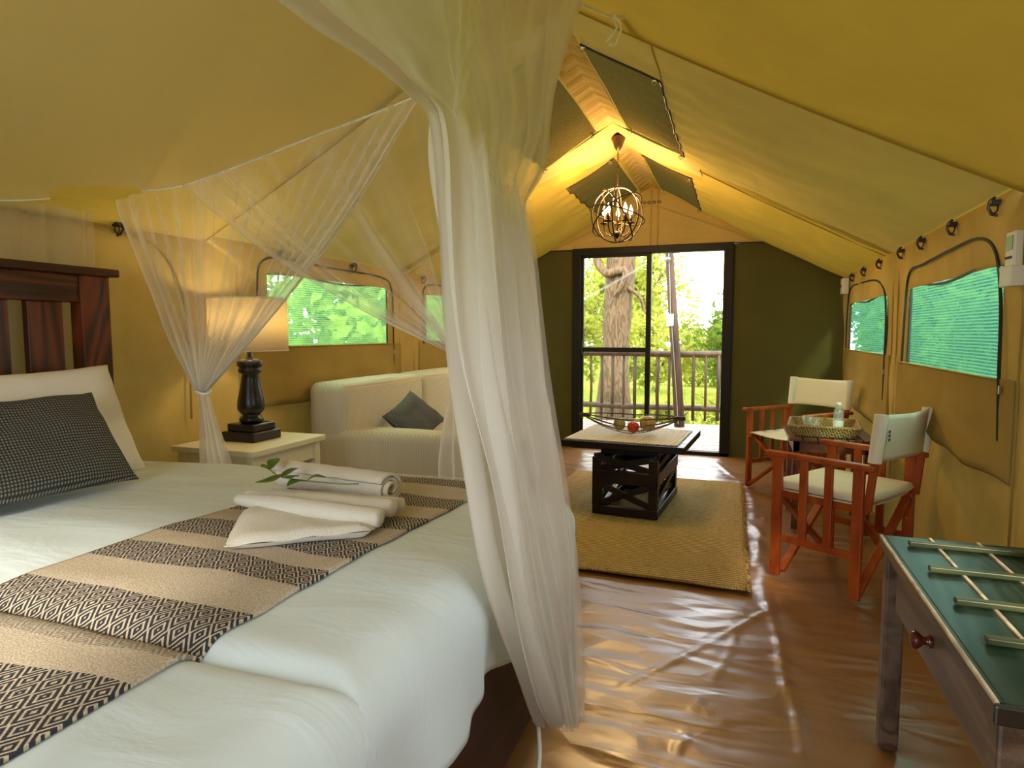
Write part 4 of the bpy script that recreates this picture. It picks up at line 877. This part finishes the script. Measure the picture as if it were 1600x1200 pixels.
fruit('apple', 'red apple between two gourds in the wire bowl', (0.02, -0.03, 0.058), 0.044, 'apple_red', (1, 1, 0.95))
fruit('gourd', 'small olive gourd beside the red apple', (-0.085, 0.0, 0.070), 0.045, 'gourd_olive', (1, 1, 1.05))
fruit('gourd', 'large tan mottled gourd at the fuller end of the wire bowl', (0.120, 0.0, 0.085), 0.056, 'gourd_tan', (1.05, 1, 0.98))

# ------------------------------------------------------------------ camp chairs
def camp_chair(label, loc, rz):
    c = thing('camp_chair', label, 'chair', loc, rz, None)
    hw, fd = 0.27, 0.20
    def P(a, b2, nm, m='chair_wood', bev=0.004, par=c): return MB().span(a, b2).build(nm, m, par, local=True, bevel=bev)
    for s_ in (-1, 1):
        x = s_ * hw; x0, x1 = x - 0.0125, x + 0.0125
        P((x0, fd - 0.025, 0.0), (x1, fd + 0.025, 0.615), 'leg'); P((x0, -fd - 0.025, 0.0), (x1, -fd + 0.025, 0.615), 'leg')
        arm = P((x - 0.026, -fd - 0.075, 0.615), (x + 0.026, fd + 0.065, 0.641), 'armrest', bev=0.008)
        P((x0 + .003, -fd + 0.025, 0.185), (x1 - .003, fd - 0.025, 0.220), 'stretcher')
        for yy in (-0.062, 0.062): P((x0 + .004, yy - 0.02, 0.218), (x1 - .004, yy + 0.02, 0.615), 'arm_slat')
        P((s_ * 0.240 - 0.0125, -fd - 0.03, 0.405), (s_ * 0.240 + 0.0125, fd + 0.03, 0.440), 'seat_rail')
        # back upright, folding, outside the rear leg
        MB().bar((s_ * 0.252, -fd - 0.035, 0.43), (s_ * 0.252, -fd - 0.075, 0.865), 0.022, 0.032, (0, 1, 0)).build('back_upright', 'chair_wood', c, local=True, bevel=0.003)
        MB().tube([(x - 0.02, fd, 0.30), (x + 0.018, fd, 0.30)], 0.006, 8).build('bolt', 'brass', c, local=True)
        MB().tube([(x - 0.02, -fd, 0.30), (x + 0.018, -fd, 0.30)], 0.006, 8).build('bolt', 'brass', c, local=True)
    for yy, e in ((fd - 0.01, 0.014), (-fd + 0.01, 0.014)):
        for s_ in (-1, 1):
            MB().bar((s_ * 0.252, yy + s_ * e, 0.022), (-s_ * 0.235, yy + s_ * e, 0.41), 0.022, 0.038, (0, 1, 0)).build('cross_leg', 'chair_wood', c, local=True, bevel=0.003)
    # sling seat with pad
    MB().grid(lambda u, v: (-0.25 + 0.5 * u, -fd - 0.015 + (2 * fd + 0.03) * v, 0.443 - 0.018 * math.sin(PI * u)), 14, 8).build('seat_sling', 'chair_canvas', c, True, local=True, solid=0.004)
    if 'pad' in label:
        mb = rbox((-0.245, -fd - 0.03, 0.447), (0.245, fd + 0.03, 0.490), 0.014, 3, 0.006); pd = mb.build('seat_pad', 'chair_canvas', c, True, local=True)
        MB().tube([(-0.246, -fd - 0.031, 0.468), (0.246, -fd - 0.031, 0.468), (0.246, fd + 0.031, 0.468), (-0.246, fd + 0.031, 0.468)], 0.003, 5, True).build('piping', 'chair_canvas', pd, local=True)
    def back(u, v):
        x = -0.272 + 0.544 * u; z = 0.652 + 0.222 * v; y = -fd - 0.056 - 0.0204 * (z - 0.652) / 0.222 - 0.030 * math.sin(PI * u)
        return (x, y, z - 0.012 * math.sin(PI * u) * (v - 0.3))
    bk = MB().grid(back, 24, 10).build('back_sling', 'chair_canvas', c, True, local=True, solid=0.007)
    for s_ in (-1, 1):
        MB().grid(lambda u, v: (s_ * (0.252 + 0.025 * math.cos(2 * PI * u)), -fd - 0.056 - 0.0204 * v + 0.030 * math.sin(2 * PI * u), 0.652 + 0.222 * v), 14, 6).build('back_sleeve', 'chair_canvas', bk, True, local=True)
    if 'pad' in label:
        tg = MB().box((-0.195, -fd - 0.0855, 0.775), (0.026, 0.004, 0.066)).build('care_label', 'white_plastic', bk, local=True)
        for q in range(3): MB().box((-0.195, -fd - 0.0885, 0.757 + 0.018 * q), (0.016, 0.003, 0.012)).build('print', 'print_grey', tg, local=True)
    return c
camp_chair('wooden director chair with a cream seat pad and its back to the luggage rack', (0.515, 3.585, 0.012), math.radians(56))
camp_chair('wooden director chair with a flat cream sling seat by the dark door wall', (0.425, 5.42, 0.012), math.radians(137))

# small table between the chairs
sx0, sx1, sy0, sy1, sz_ = 0.30, 0.80, 4.30, 4.86, 0.60
st = thing('side_table', 'small reddish wooden slatted table between the director chairs', 'table', (0.55, 4.58, 0.01))
for k in range(6):
    x0 = sx0 + (sx1 - sx0) * k / 6; MB().span((x0 + 0.003, sy0, sz_ - 0.022), (x0 + (sx1 - sx0) / 6 - 0.003, sy1, sz_)).build('plank', 'table_wood', st, bevel=0.003)
b = MB(); b.span((sx0 + .03, sy0 + .03, 0.51), (sx1 - .03, sy0 + .05, 0.578)); b.span((sx0 + .03, sy1 - .05, 0.51), (sx1 - .03, sy1 - .03, 0.578)); b.span((sx0 + .03, sy0 + .05, 0.51), (sx0 + .05, sy1 - .05, 0.578)); b.span((sx1 - .05, sy0 + .05, 0.51), (sx1 - .03, sy1 - .05, 0.578)); b.build('apron', 'table_wood', st)
for x in (sx0 + .05, sx1 - .05):
    for y in (sy0 + .05, sy1 - .05): MB().span((x - .02, y - .02, 0.01), (x + .02, y + .02, 0.577)).build('leg', 'table_wood', st, bevel=0.003)
# wicker tray
tc = Vector((0.525, 4.56, sz_ + 0.001)); tr_ = math.radians(-6)
tray = thing('wicker_tray', 'rectangular woven wicker tray on the small slatted table', 'tray', tuple(tc), tr_)
MB().span((-0.165, -0.19, 0.0), (0.165, 0.19, 0.010)).build('tray_floor', 'wicker', tray, local=True)
for k in range(7):
    f = k / 6; hx, hy, z = 0.168 + 0.035 * f, 0.192 + 0.035 * f, 0.008 + 0.058 * f
    pts = []
    for (ax_, ay_, bx_, by_) in ((-1, -1, 1, -1), (1, -1, 1, 1), (1, 1, -1, 1), (-1, 1, -1, -1)):
        for q in range(14):
            w = q / 14; wv = 0.003 * (-1) ** (q + k)
            X_ = (ax_ + (bx_ - ax_) * w) * hx; Y_ = (ay_ + (by_ - ay_) * w) * hy
            pts.append((X_ + (wv if ax_ == bx_ else 0), Y_ + (wv if ay_ == by_ else 0), z))
    MB().tube(pts, 0.0062 if k < 6 else 0.009, 6, True).build('weave_strand' if k < 6 else 'rim', 'wicker', tray, True, local=True)
def glassware(label, c):
    o = thing('drinking_glass', label, 'glass', c, 0, 'drinking glasses in the wicker tray')
    MB().lathe([(0.027, 0), (0.030, 0.004), (0.034, 0.085), (0.032, 0.085), (0.028, 0.008), (0.0005, 0.008)], (0, 0, 0), 24).build('tumbler', 'clear_glass', o, True, local=True)
tm = Matrix.Translation(tc) @ Matrix.Rotation(tr_, 4, 'Z')
glassware('clear tumbler in the corner of the wicker tray farther from the luggage rack', tuple(tm @ Vector((-0.095, 0.10, 0.0105)))); glassware('clear tumbler in the wicker tray between the other tumbler and the water bottle', tuple(tm @ Vector((-0.055, 0.02, 0.0105))))
bt = thing('water_bottle', 'small clear plastic water bottle with white cap in the wicker tray', 'bottle', tuple(tm @ Vector((0.085, 0.06, 0.0105))))
MB().lathe([(0.026, 0), (0.031, 0.006), (0.031, 0.07), (0.029, 0.075), (0.031, 0.08), (0.031, 0.115), (0.026, 0.14), (0.014, 0.158), (0.012, 0.168)], (0, 0, 0), 24).build('bottle_body', 'bottle_plastic', bt, True, local=True)
MB().lathe([(0.0315, 0.03), (0.0315, 0.07)], (0, 0, 0), 24, cap=False).build('bottle_label', 'bottle_label', bt, True, local=True)
MB().lathe([(0.015, 0.165), (0.015, 0.183), (0.012, 0.186)], (0, 0, 0), 16).build('cap', 'white_plastic', bt, True, local=True)

# ------------------------------------------------------------------ luggage rack table
lr = thing('luggage_rack', 'dark green stained luggage table with worn edges, drawer and raised slats', 'luggage rack', (0.65, 1.65, 0.004))
X0, X1, Y0, Y1, ZL = 0.415, 0.885, 1.215, 2.165, 0.64
seg = [X0 + 0.012, 0.545, 0.665, 0.785, X1]
for k in range(4): MB().span((seg[k] + (0.004 if k else 0), Y0 + 0.01, ZL - 0.032), (seg[k + 1] - 0.004, Y1, ZL)).build('top_board', 'rack_green_wood', lr, bevel=0.003)
for x in seg[1:4]: MB().span((x - 0.0042, Y0 + 0.01, ZL - 0.03), (x + 0.0042, Y1 - 0.002, ZL + 0.004)).build('pale_strip', 'worn_edge_wood', lr, bevel=0.001)
MB().span((X0, Y0 + 0.01, ZL - 0.030), (X0 + 0.012, Y1, ZL - 0.006)).build('front_edge', 'rack_side_wood', lr)
MB().span((X0 - 0.001, Y0 + 0.012, ZL - 0.008), (X0 + 0.007, Y1, ZL + 0.001)).build('worn_edge', 'worn_edge_wood', lr, bevel=0.003)
MB().span((X0 + 0.007, Y0 + 0.012, ZL - 0.008), (X0 + 0.012, Y1, ZL)).build('top_lip', 'rack_green_wood', lr)
MB().span((X0 - 0.004, Y0, ZL - 0.036), (X1, Y0 + 0.012, ZL - 0.001)).build('end_edge', 'rack_black_wood', lr, bevel=0.004)
for y in (2.07, 1.86, 1.65, 1.455): MB().span((0.470, y - 0.011, ZL + 0.003), (0.880, y + 0.011, ZL + 0.017)).build('slat', 'slat_green_wood', lr, bevel=0.003)
MB().span((X0 + 0.02, Y0 + 0.075, ZL - 0.175), (X0 + 0.038, Y1 - 0.14, ZL - 0.034)).build('drawer_front', 'rack_side_wood', lr, bevel=0.003)
MB().span((X0 + 0.038, Y0 + 0.09, ZL - 0.170), (X1 - 0.05, Y1 - 0.16, ZL - 0.040)).build('drawer_box', 'rack_black_wood', lr)
b = MB(); b.span((X0 + 0.05, Y1 - 0.05, ZL - 0.14), (X1 - 0.03, Y1 - 0.03, ZL - 0.032)); b.span((X0 + 0.05, Y0 + 0.03, ZL - 0.14), (X1 - 0.03, Y0 + 0.05, ZL - 0.032)); b.span((X1 - 0.05, Y0 + 0.06, ZL - 0.14), (X1 - 0.03, Y1 - 0.06, ZL - 0.032)); b.build('apron', 'rack_black_wood', lr)
MB().span((X0 + 0.016, Y0 + 0.02, ZL - 0.062), (X0 + 0.03, Y1 - 0.02, ZL - 0.033)).build('top_rail', 'rack_side_wood', lr)
for x in (X0 + 0.035, X1 - 0.04):
    for y in (Y0 + 0.045, Y1 - 0.045): MB().span((x - 0.026, y - 0.026, 0.004), (x + 0.026, y + 0.026, ZL - 0.032)).build('leg', 'rack_black_wood' if x > 0.6 else 'rack_side_wood', lr, bevel=0.006)
kn = MB().lathe([(0.011, 0), (0.016, 0.004), (0.010, 0.010), (0.009, 0.018), (0.017, 0.026), (0.021, 0.033), (0.019, 0.040), (0.008, 0.044)], (0, 0, 0), 20)
kn.v = [(X0 + 0.020 - z, 1.665 + x, 0.540 + y) for x, y, z in kn.v]
wood('knob_wood', (0.05, 0.007, 0.006), (0.13, 0.024, 0.016), (9, 9, 9), 0.15)
kn.build('knob', 'knob_wood', lr, True)

# ------------------------------------------------------------------ chandelier
chx, chy, chz, chr_ = -0.9, 4.90, 2.135, 0.205
chn = thing('chandelier', 'bronze orb chandelier with lit candle bulbs hanging from the ridge', 'chandelier', (chx, chy, chz))
def CP(p): return (chx + p[0], chy + p[1], chz + p[2])
MB().lathe([(0.004, 0.47), (0.012, 0.475), (0.030, 0.50), (0.042, 0.535), (0.055, 0.565), (0.052, 0.575)], (chx, chy, chz), 20).build('ceiling_rose', 'chain_bronze', chn, True)
for k in range(14):
    z = chz + 0.215 + 0.0185 * k; ang = PI / 2 * (k % 2)
    MB().tube([(chx + 0.007 * math.cos(a) * math.cos(ang), chy + 0.007 * math.cos(a) * math.sin(ang), z + 0.013 * math.sin(a)) for a in np.linspace(0, 2 * PI, 11)[:-1]], 0.002, 5, True).build('chain_link', 'chain_bronze', chn)
for k, (ax_, rr) in enumerate([((1, 0, 0), 1.0), ((0.5, 0.86, 0), 0.99), ((-0.5, 0.86, 0.12), 0.98), ((0.25, 0.15, 1), 1.03), ((-0.6, 0.2, 0.75), 1.06), ((0.8, 0.3, 0.5), 1.04)]):
    n_ = Vector(ax_).normalized(); a1 = n_.orthogonal().normalized(); a2 = n_.cross(a1)
    MB().tube([CP((a1 * math.cos(t_) + a2 * math.sin(t_)) * chr_ * rr) for t_ in np.linspace(0, 2 * PI, 57)[:-1]], 0.0055, 6, True).build('ring', 'bronze', chn, True)
MB().tube([CP((0, 0, -0.155)), CP((0, 0, 0.21))], 0.006, 8).build('stem', 'bronze', chn)
MB().lathe([(0.006, -0.175), (0.022, -0.15), (0.030, -0.135), (0.010, -0.12)], (chx, chy, chz), 16).build('hub', 'bronze', chn, True)
for k in range(5):
    a = 2 * PI * k / 5 + 0.45; c, s_ = math.cos(a), math.sin(a); R_ = 0.105
    arm = MB().tube([CP(p) for p in [(0.01 * c, 0.01 * s_, -0.14), (0.05 * c, 0.05 * s_, -0.155), (0.09 * c, 0.09 * s_, -0.13), (R_ * c, R_ * s_, -0.085), (R_ * c, R_ * s_, -0.06)]], 0.005, 6).build('arm', 'bronze', chn, True)
    MB().lathe([(0.006, -0.064), (0.028, -0.056), (0.030, -0.050), (0.008, -0.048)], CP((R_ * c, R_ * s_, 0)), 14).build('drip_pan', 'bronze', arm, True)
    MB().lathe([(0.010, -0.05), (0.010, 0.005)], CP((R_ * c, R_ * s_, 0)), 12).build('candle', 'bronze', arm, True)
    MB().lathe([(0.006, 0.004), (0.014, 0.016), (0.0165, 0.03), (0.012, 0.05), (0.005, 0.068), (0.001, 0.08)], CP((R_ * c, R_ * s_, 0)), 14).build('bulb', 'bulb_glow', arm, True)
    ld = bpy.data.lights.new('candle_light', 'POINT'); ld.energy = 13.0; ld.color = (1.0, 0.66, 0.30); ld.shadow_soft_size = 0.025
    lo_ = bpy.data.objects.new('candle_light', ld); COL.objects.link(lo_); lo_.location = (R_ * c, R_ * s_, 0.105); lo_.parent = chn

# ------------------------------------------------------------------ mosquito net
net = thing('mosquito_net', 'sheer white mosquito net hung over the bed and tied back in bundles', 'mosquito net', (-1.6, 1.1, 0.0))
def net_sheet(name, fn, nu, nv, dens, hem=None):
    mb = MB().grid(fn, nu, nv)
    d = [dens(i / nu, j / nv) for j in range(nv + 1) for i in range(nu + 1)]
    return mb.build(name, 'mosquito_net', net, True, dens=d)
farhem = [(-2.62, 2.05, 1.855), (-2.45, 2.12, 1.862), (-2.235, 2.15, 1.878), (-1.90, 2.155, 1.945), (-1.61, 2.155, 2.009), (-1.33, 2.155, 2.066), (-1.084, 2.155, 2.128), (-0.80, 2.16, 2.22), (-0.53, 2.16, 2.335)]
headhem = [(-2.62, 2.05, 1.855), (-2.63, 1.64, 1.742), (-2.63, 1.1, 1.72), (-2.63, 0.5, 1.77), (-2.62, 0.0, 1.86)]
def hemx(t): return interp(farhem, t)
HZ = [interp(headhem, k / 80) for k in range(81)][::-1]
def headz(y): return float(np.interp(y, [q.y for q in HZ], [q.z for q in HZ]))
def canopy(u, v):
    a = hemx(u); b2 = Vector((a.x, 0.0, a.z + 0.01)); h = interp(headhem, 1 - v)
    p = b2.lerp(a, v); p.z += (headz(p.y) - 1.857) * (1 - u) ** 10
    p.z -= 0.06 * math.sin(PI * v) * math.sin(PI * u) * sstep(0.1, 0.6, u) - 0.004 * nz(u * 9, v * 9); return p
net_sheet('net_canopy', canopy, 60, 40, lambda u, v: 0.40 + 0.05 * nz(u * 2, v * 3, 2))
MB().tube([hemx(k / 60) for k in range(61)], 0.0055, 6).build('hem_tape', 'cord_white', net, True)
MB().tube([interp(headhem, k / 40) for k in range(41)], 0.0055, 6).build('hem_tape', 'cord_white', net, True)
STK = {}
def streak(u, n, seed, sharp=7):
    # gathers: density of the folded cloth along the sheet, unevenly spaced and sized
    key = (n, seed)
    if key not in STK:
        g_ = random.Random(int(seed * 97) + n)
        STK[key] = [(g_.random(), (0.06 + 0.55 * g_.random() ** 2) / n, 0.25 + 0.75 * g_.random()) for _ in range(int(n * 1.5))]
    return sum(math.exp(-((u - c) / w) ** 2) * a for c, w, a in STK[key] if abs(u - c) < 3 * w)
def tied(name, t0, t1, tie, spread, nfold, seed, sagv, base=0.10, gain=0.30):
    tie = Vector(tie)
    def f(u, v):
        h = hemx(t0 + (t1 - t0) * u); e = tie + Vector(spread) * (u - 0.5)
        p = h.lerp(e, v); L_ = (h - e).length
        p.z -= sagv * math.sin(PI * v) * L_ * (0.4 + abs(u - 0.5)); 
        amp = 0.020 * (1 - v) * sstep(0, 0.12, v) + 0.010
        p.y += amp * math.sin(2 * PI * nfold * u + 3.5 * math.sin(seed + 5 * u)) + 0.03 * nz(u * 9, v * 2, seed) * (1 - 0.6 * v)
        p.x += 0.03 * nz(u * 11, v * 2.5, seed + 3) * math.sin(PI * v); return p
    return net_sheet(name, f, 150, 40, lambda u, v: min(0.92, base + 0.05 * v + 0.22 * sstep(-0.1, 0.5, nz(u * 5 + 0.4 * v, 1.3, seed + 2)) + gain * streak(u, nfold, seed) * (0.55 + 0.6 * v) + 0.55 * sstep(0.62, 1.0, v) + (0.35 * sstep(0.05, 0.0, min(u, 1 - u)))))
T1 = (-2.205, 2.17, 0.995); T2 = (-0.985, 2.175, 1.19)
tied('net_curtain', 0.05, 0.745, T1, (0.06, 0.0, 0.02), 17, 1.0, 0.05)
tied('net_curtain', 0.24, 0.98, T2, (0.06, 0.015, 0.03), 13, 2.0, 0.05, 0.07, 0.22)
for tie in (T1, T2):
    MB().tube([Vector(tie) + Vector((0.034 * math.cos(a), 0.022 * math.sin(a), 0.006 * math.sin(2 * a) - 0.004)) for a in np.linspace(0, 2 * PI, 21)[:-1]], 0.007, 6, True).build('tie_band', 'cord_white', net, True)
def skirt(name, top, bot, wt, wb, nfold, seed, dn, depth=0.03):
    top, bot, wt, wb = Vector(top), Vector(bot), Vector(wt), Vector(wb)
    def f(u, v):
        p = top.lerp(bot, v) + wt.lerp(wb, sstep(0, 0.45, v)) * (u - 0.5)
        p.y += (0.008 + depth * sstep(0, 0.4, v)) * math.sin(2 * PI * nfold * u + seed + 0.8 * math.sin(3 * v)); p.x += 0.01 * nz(u * 5, v * 3, seed); return p
    return net_sheet(name, f, 70, 40, lambda u, v: min(0.93, dn + 0.25 * streak(u, nfold * 2, seed)))
skirt('net_skirt', T1, (-2.15, 2.25, 0.03), (0.06, 0, 0), (0.17, 0.02, 0), 4, 0.3, 0.50, 0.018)
skirt('net_skirt', T2, (-0.90, 2.22, 0.03), (0.07, 0, 0), (0.26, 0.02, 0), 5, 1.3, 0.42, 0.025)
# head panel behind the headboard
net_sheet('net_head_panel', lambda u, v: (lambda h: (-2.655 + 0.010 * math.sin(u * 90) * v, h.y, h.z + (0.75 - h.z) * v))(interp(headhem, u)), 120, 14, lambda u, v: min(0.9, 0.26 + 0.40 * streak(u, 16, 3.0) * (0.7 + 0.3 * v)))
# foot panel: swept along the foot hem, gathered, then falling to the floor in one bundle
Ledge = [(-0.54, 0.02, 1.93), (-0.55, 0.40, 1.74), (-0.55, 0.754, 1.694), (-0.55, 0.934, 1.690), (-0.55, 1.09, 1.683), (-0.55, 1.165, 1.66), (-0.53, 1.161, 1.487), (-0.50, 1.161, 1.20), (-0.47, 1.203, 0.936), (-0.445, 1.265, 0.656), (-0.43, 1.42, 0.37), (-0.43, 1.56, 0.20)]
Redge = [(-0.53, 2.15, 2.335), (-0.53, 2.02, 2.16), (-0.53, 1.89, 1.997), (-0.53, 1.82, 1.85), (-0.53, 1.769, 1.713), (-0.53, 1.60, 1.56), (-0.51, 1.60, 1.40), (-0.48, 1.61, 1.10), (-0.45, 1.673, 0.83), (-0.425, 1.71, 0.656), (-0.42, 1.70, 0.42), (-0.42, 1.64, 0.215)]
def bundle(off, seed, nfold, l0, l1, v0=0.0):
    def f(u, v):
        v = v0 + (1 - v0) * v
        a, b2 = interp(Ledge, v), interp(Redge, v); k = l0 + (l1 - l0) * u; p = a.lerp(b2, k)
        g_ = sstep(0.30, 0.5, v)
        p.z += (1 - g_) * 0.16 * math.sin(PI * k) * (1 - v)      # swag towards the hem
        p.x += off + (0.006 + 0.008 * g_) * math.sin(2 * PI * nfold * u + seed + 2.6 * math.sin(2.2 * v + 3 * u)) + 0.035 * nz(u * 4.3, v * 3.2, seed) + 0.020 * nz(u * 9 + v * 2, v * 5, seed + 4)
        p.y += 0.03 * nz(u * 3, v * 6, seed + 8) * g_; return p
    return f
net_sheet('net_bundle', bundle(0.0, 1.0, 6, 0.0, 1.0), 120, 70, lambda u, v: min(0.95, 0.55 + 0.15 * sstep(0.42, 0.52, v) + 0.30 * streak(u, 11, 1.0) * (1 - 0.5 * sstep(0.85, 1, v)) + 0.25 * sstep(0.55, 0.1, u)))
net_sheet('net_bundle', bundle(-0.045, 2.0, 5, 0.02, 0.72), 100, 70, lambda u, v: min(0.95, 0.55 + 0.12 * sstep(0.40, 0.50, v) + 0.26 * streak(u, 8, 2.0)))
net_sheet('net_bundle', bundle(0.035, 3.0, 4, 0.0, 0.85, 0.46), 90, 60, lambda u, v: min(0.93, 0.30 * sstep(0.0, 0.08, v) + 0.22 * streak(u, 7, 4.0)))
# rounded swag of spare cloth slung along the foot hem, in front of the bundle
SL = [(-0.47, 0.30, 2.02), (-0.49, 0.66, 1.69), (-0.49, 0.83, 1.64), (-0.49, 0.97, 1.635), (-0.485, 1.05, 1.63)]
SR = [(-0.49, 1.20, 2.12), (-0.49, 1.17, 1.85), (-0.485, 1.135, 1.77), (-0.485, 1.10, 1.68), (-0.485, 1.06, 1.63)]
def swag(u, v):
    a, b2 = interp(SL, v), interp(SR, v); p = a.lerp(b2, u); p.x += 0.05 * math.sin(PI * u) * (1 - v) + 0.014 * math.sin(13 * u + 3 * v) * (1 - v) + 0.02 * nz(u * 4, v * 3, 6); return p
net_sheet('net_swag', swag, 50, 40, lambda u, v: min(0.9, 0.46 + 0.22 * streak(u, 6, 5.0) + 0.25 * sstep(0.06, 0.0, min(u, 1 - u))))
# hanging cord from the corner of the net to the ridge
co = thing('hanging_cord', 'white cord with loose ends tying the net corner to the tent ridge', 'cord', (-0.53, 2.15, 2.34))
MB().tube([interp([(-0.53, 2.15, 2.335), (-0.50, 2.3, 2.37), (-0.47, 2.42, 2.40), (-0.455, 2.50, 2.43), (-0.44, 2.58, 2.475)], k / 12) for k in range(13)], 0.006, 6).build('rope', 'cord_white', co, True)
for pts in ([(-0.47, 2.42, 2.40), (-0.455, 2.42, 2.36), (-0.475, 2.42, 2.335), (-0.495, 2.42, 2.315)], [(-0.465, 2.42, 2.40), (-0.44, 2.42, 2.37), (-0.445, 2.42, 2.33), (-0.462, 2.42, 2.30), (-0.48, 2.42, 2.305)]):
    MB().tube([interp(pts, k / 12) for k in range(13)], 0.0045, 6).build('loose_end', 'cord_white', co, True)
MB().ball((-0.468, 2.42, 2.40), 0.012, 8, 6).build('knot', 'cord_white', co, True)
hk = thing('roof_bracket', 'black bracket under the roof lining where the net cord is tied', 'bracket', (-0.44, 2.6, 2.48))
MB().bar((-0.45, 2.55, 2.472), (-0.42, 2.70, 2.462), 0.05, 0.016).build('plate', 'black_metal', hk, bevel=0.003); MB().tube([(-0.44, 2.58, 2.472), (-0.44, 2.58, 2.45), (-0.43, 2.6, 2.45), (-0.43, 2.6, 2.47)], 0.004, 6).build('loop', 'black_metal', hk)
cb = MB().tube([interp([(-0.50, 1.62, 0.17), (-0.48, 1.57, 0.10), (-0.48, 1.50, 0.03), (-0.50, 1.38, 0.014), (-0.53, 1.2, 0.014), (-0.56, 1.0, 0.014)], k / 24) for k in range(25)], 0.006, 8).build('power_cable', 'cord_white', smooth=True)
tag(cb, 'thin white cable trailing on the floor at the foot of the bed', 'cable')
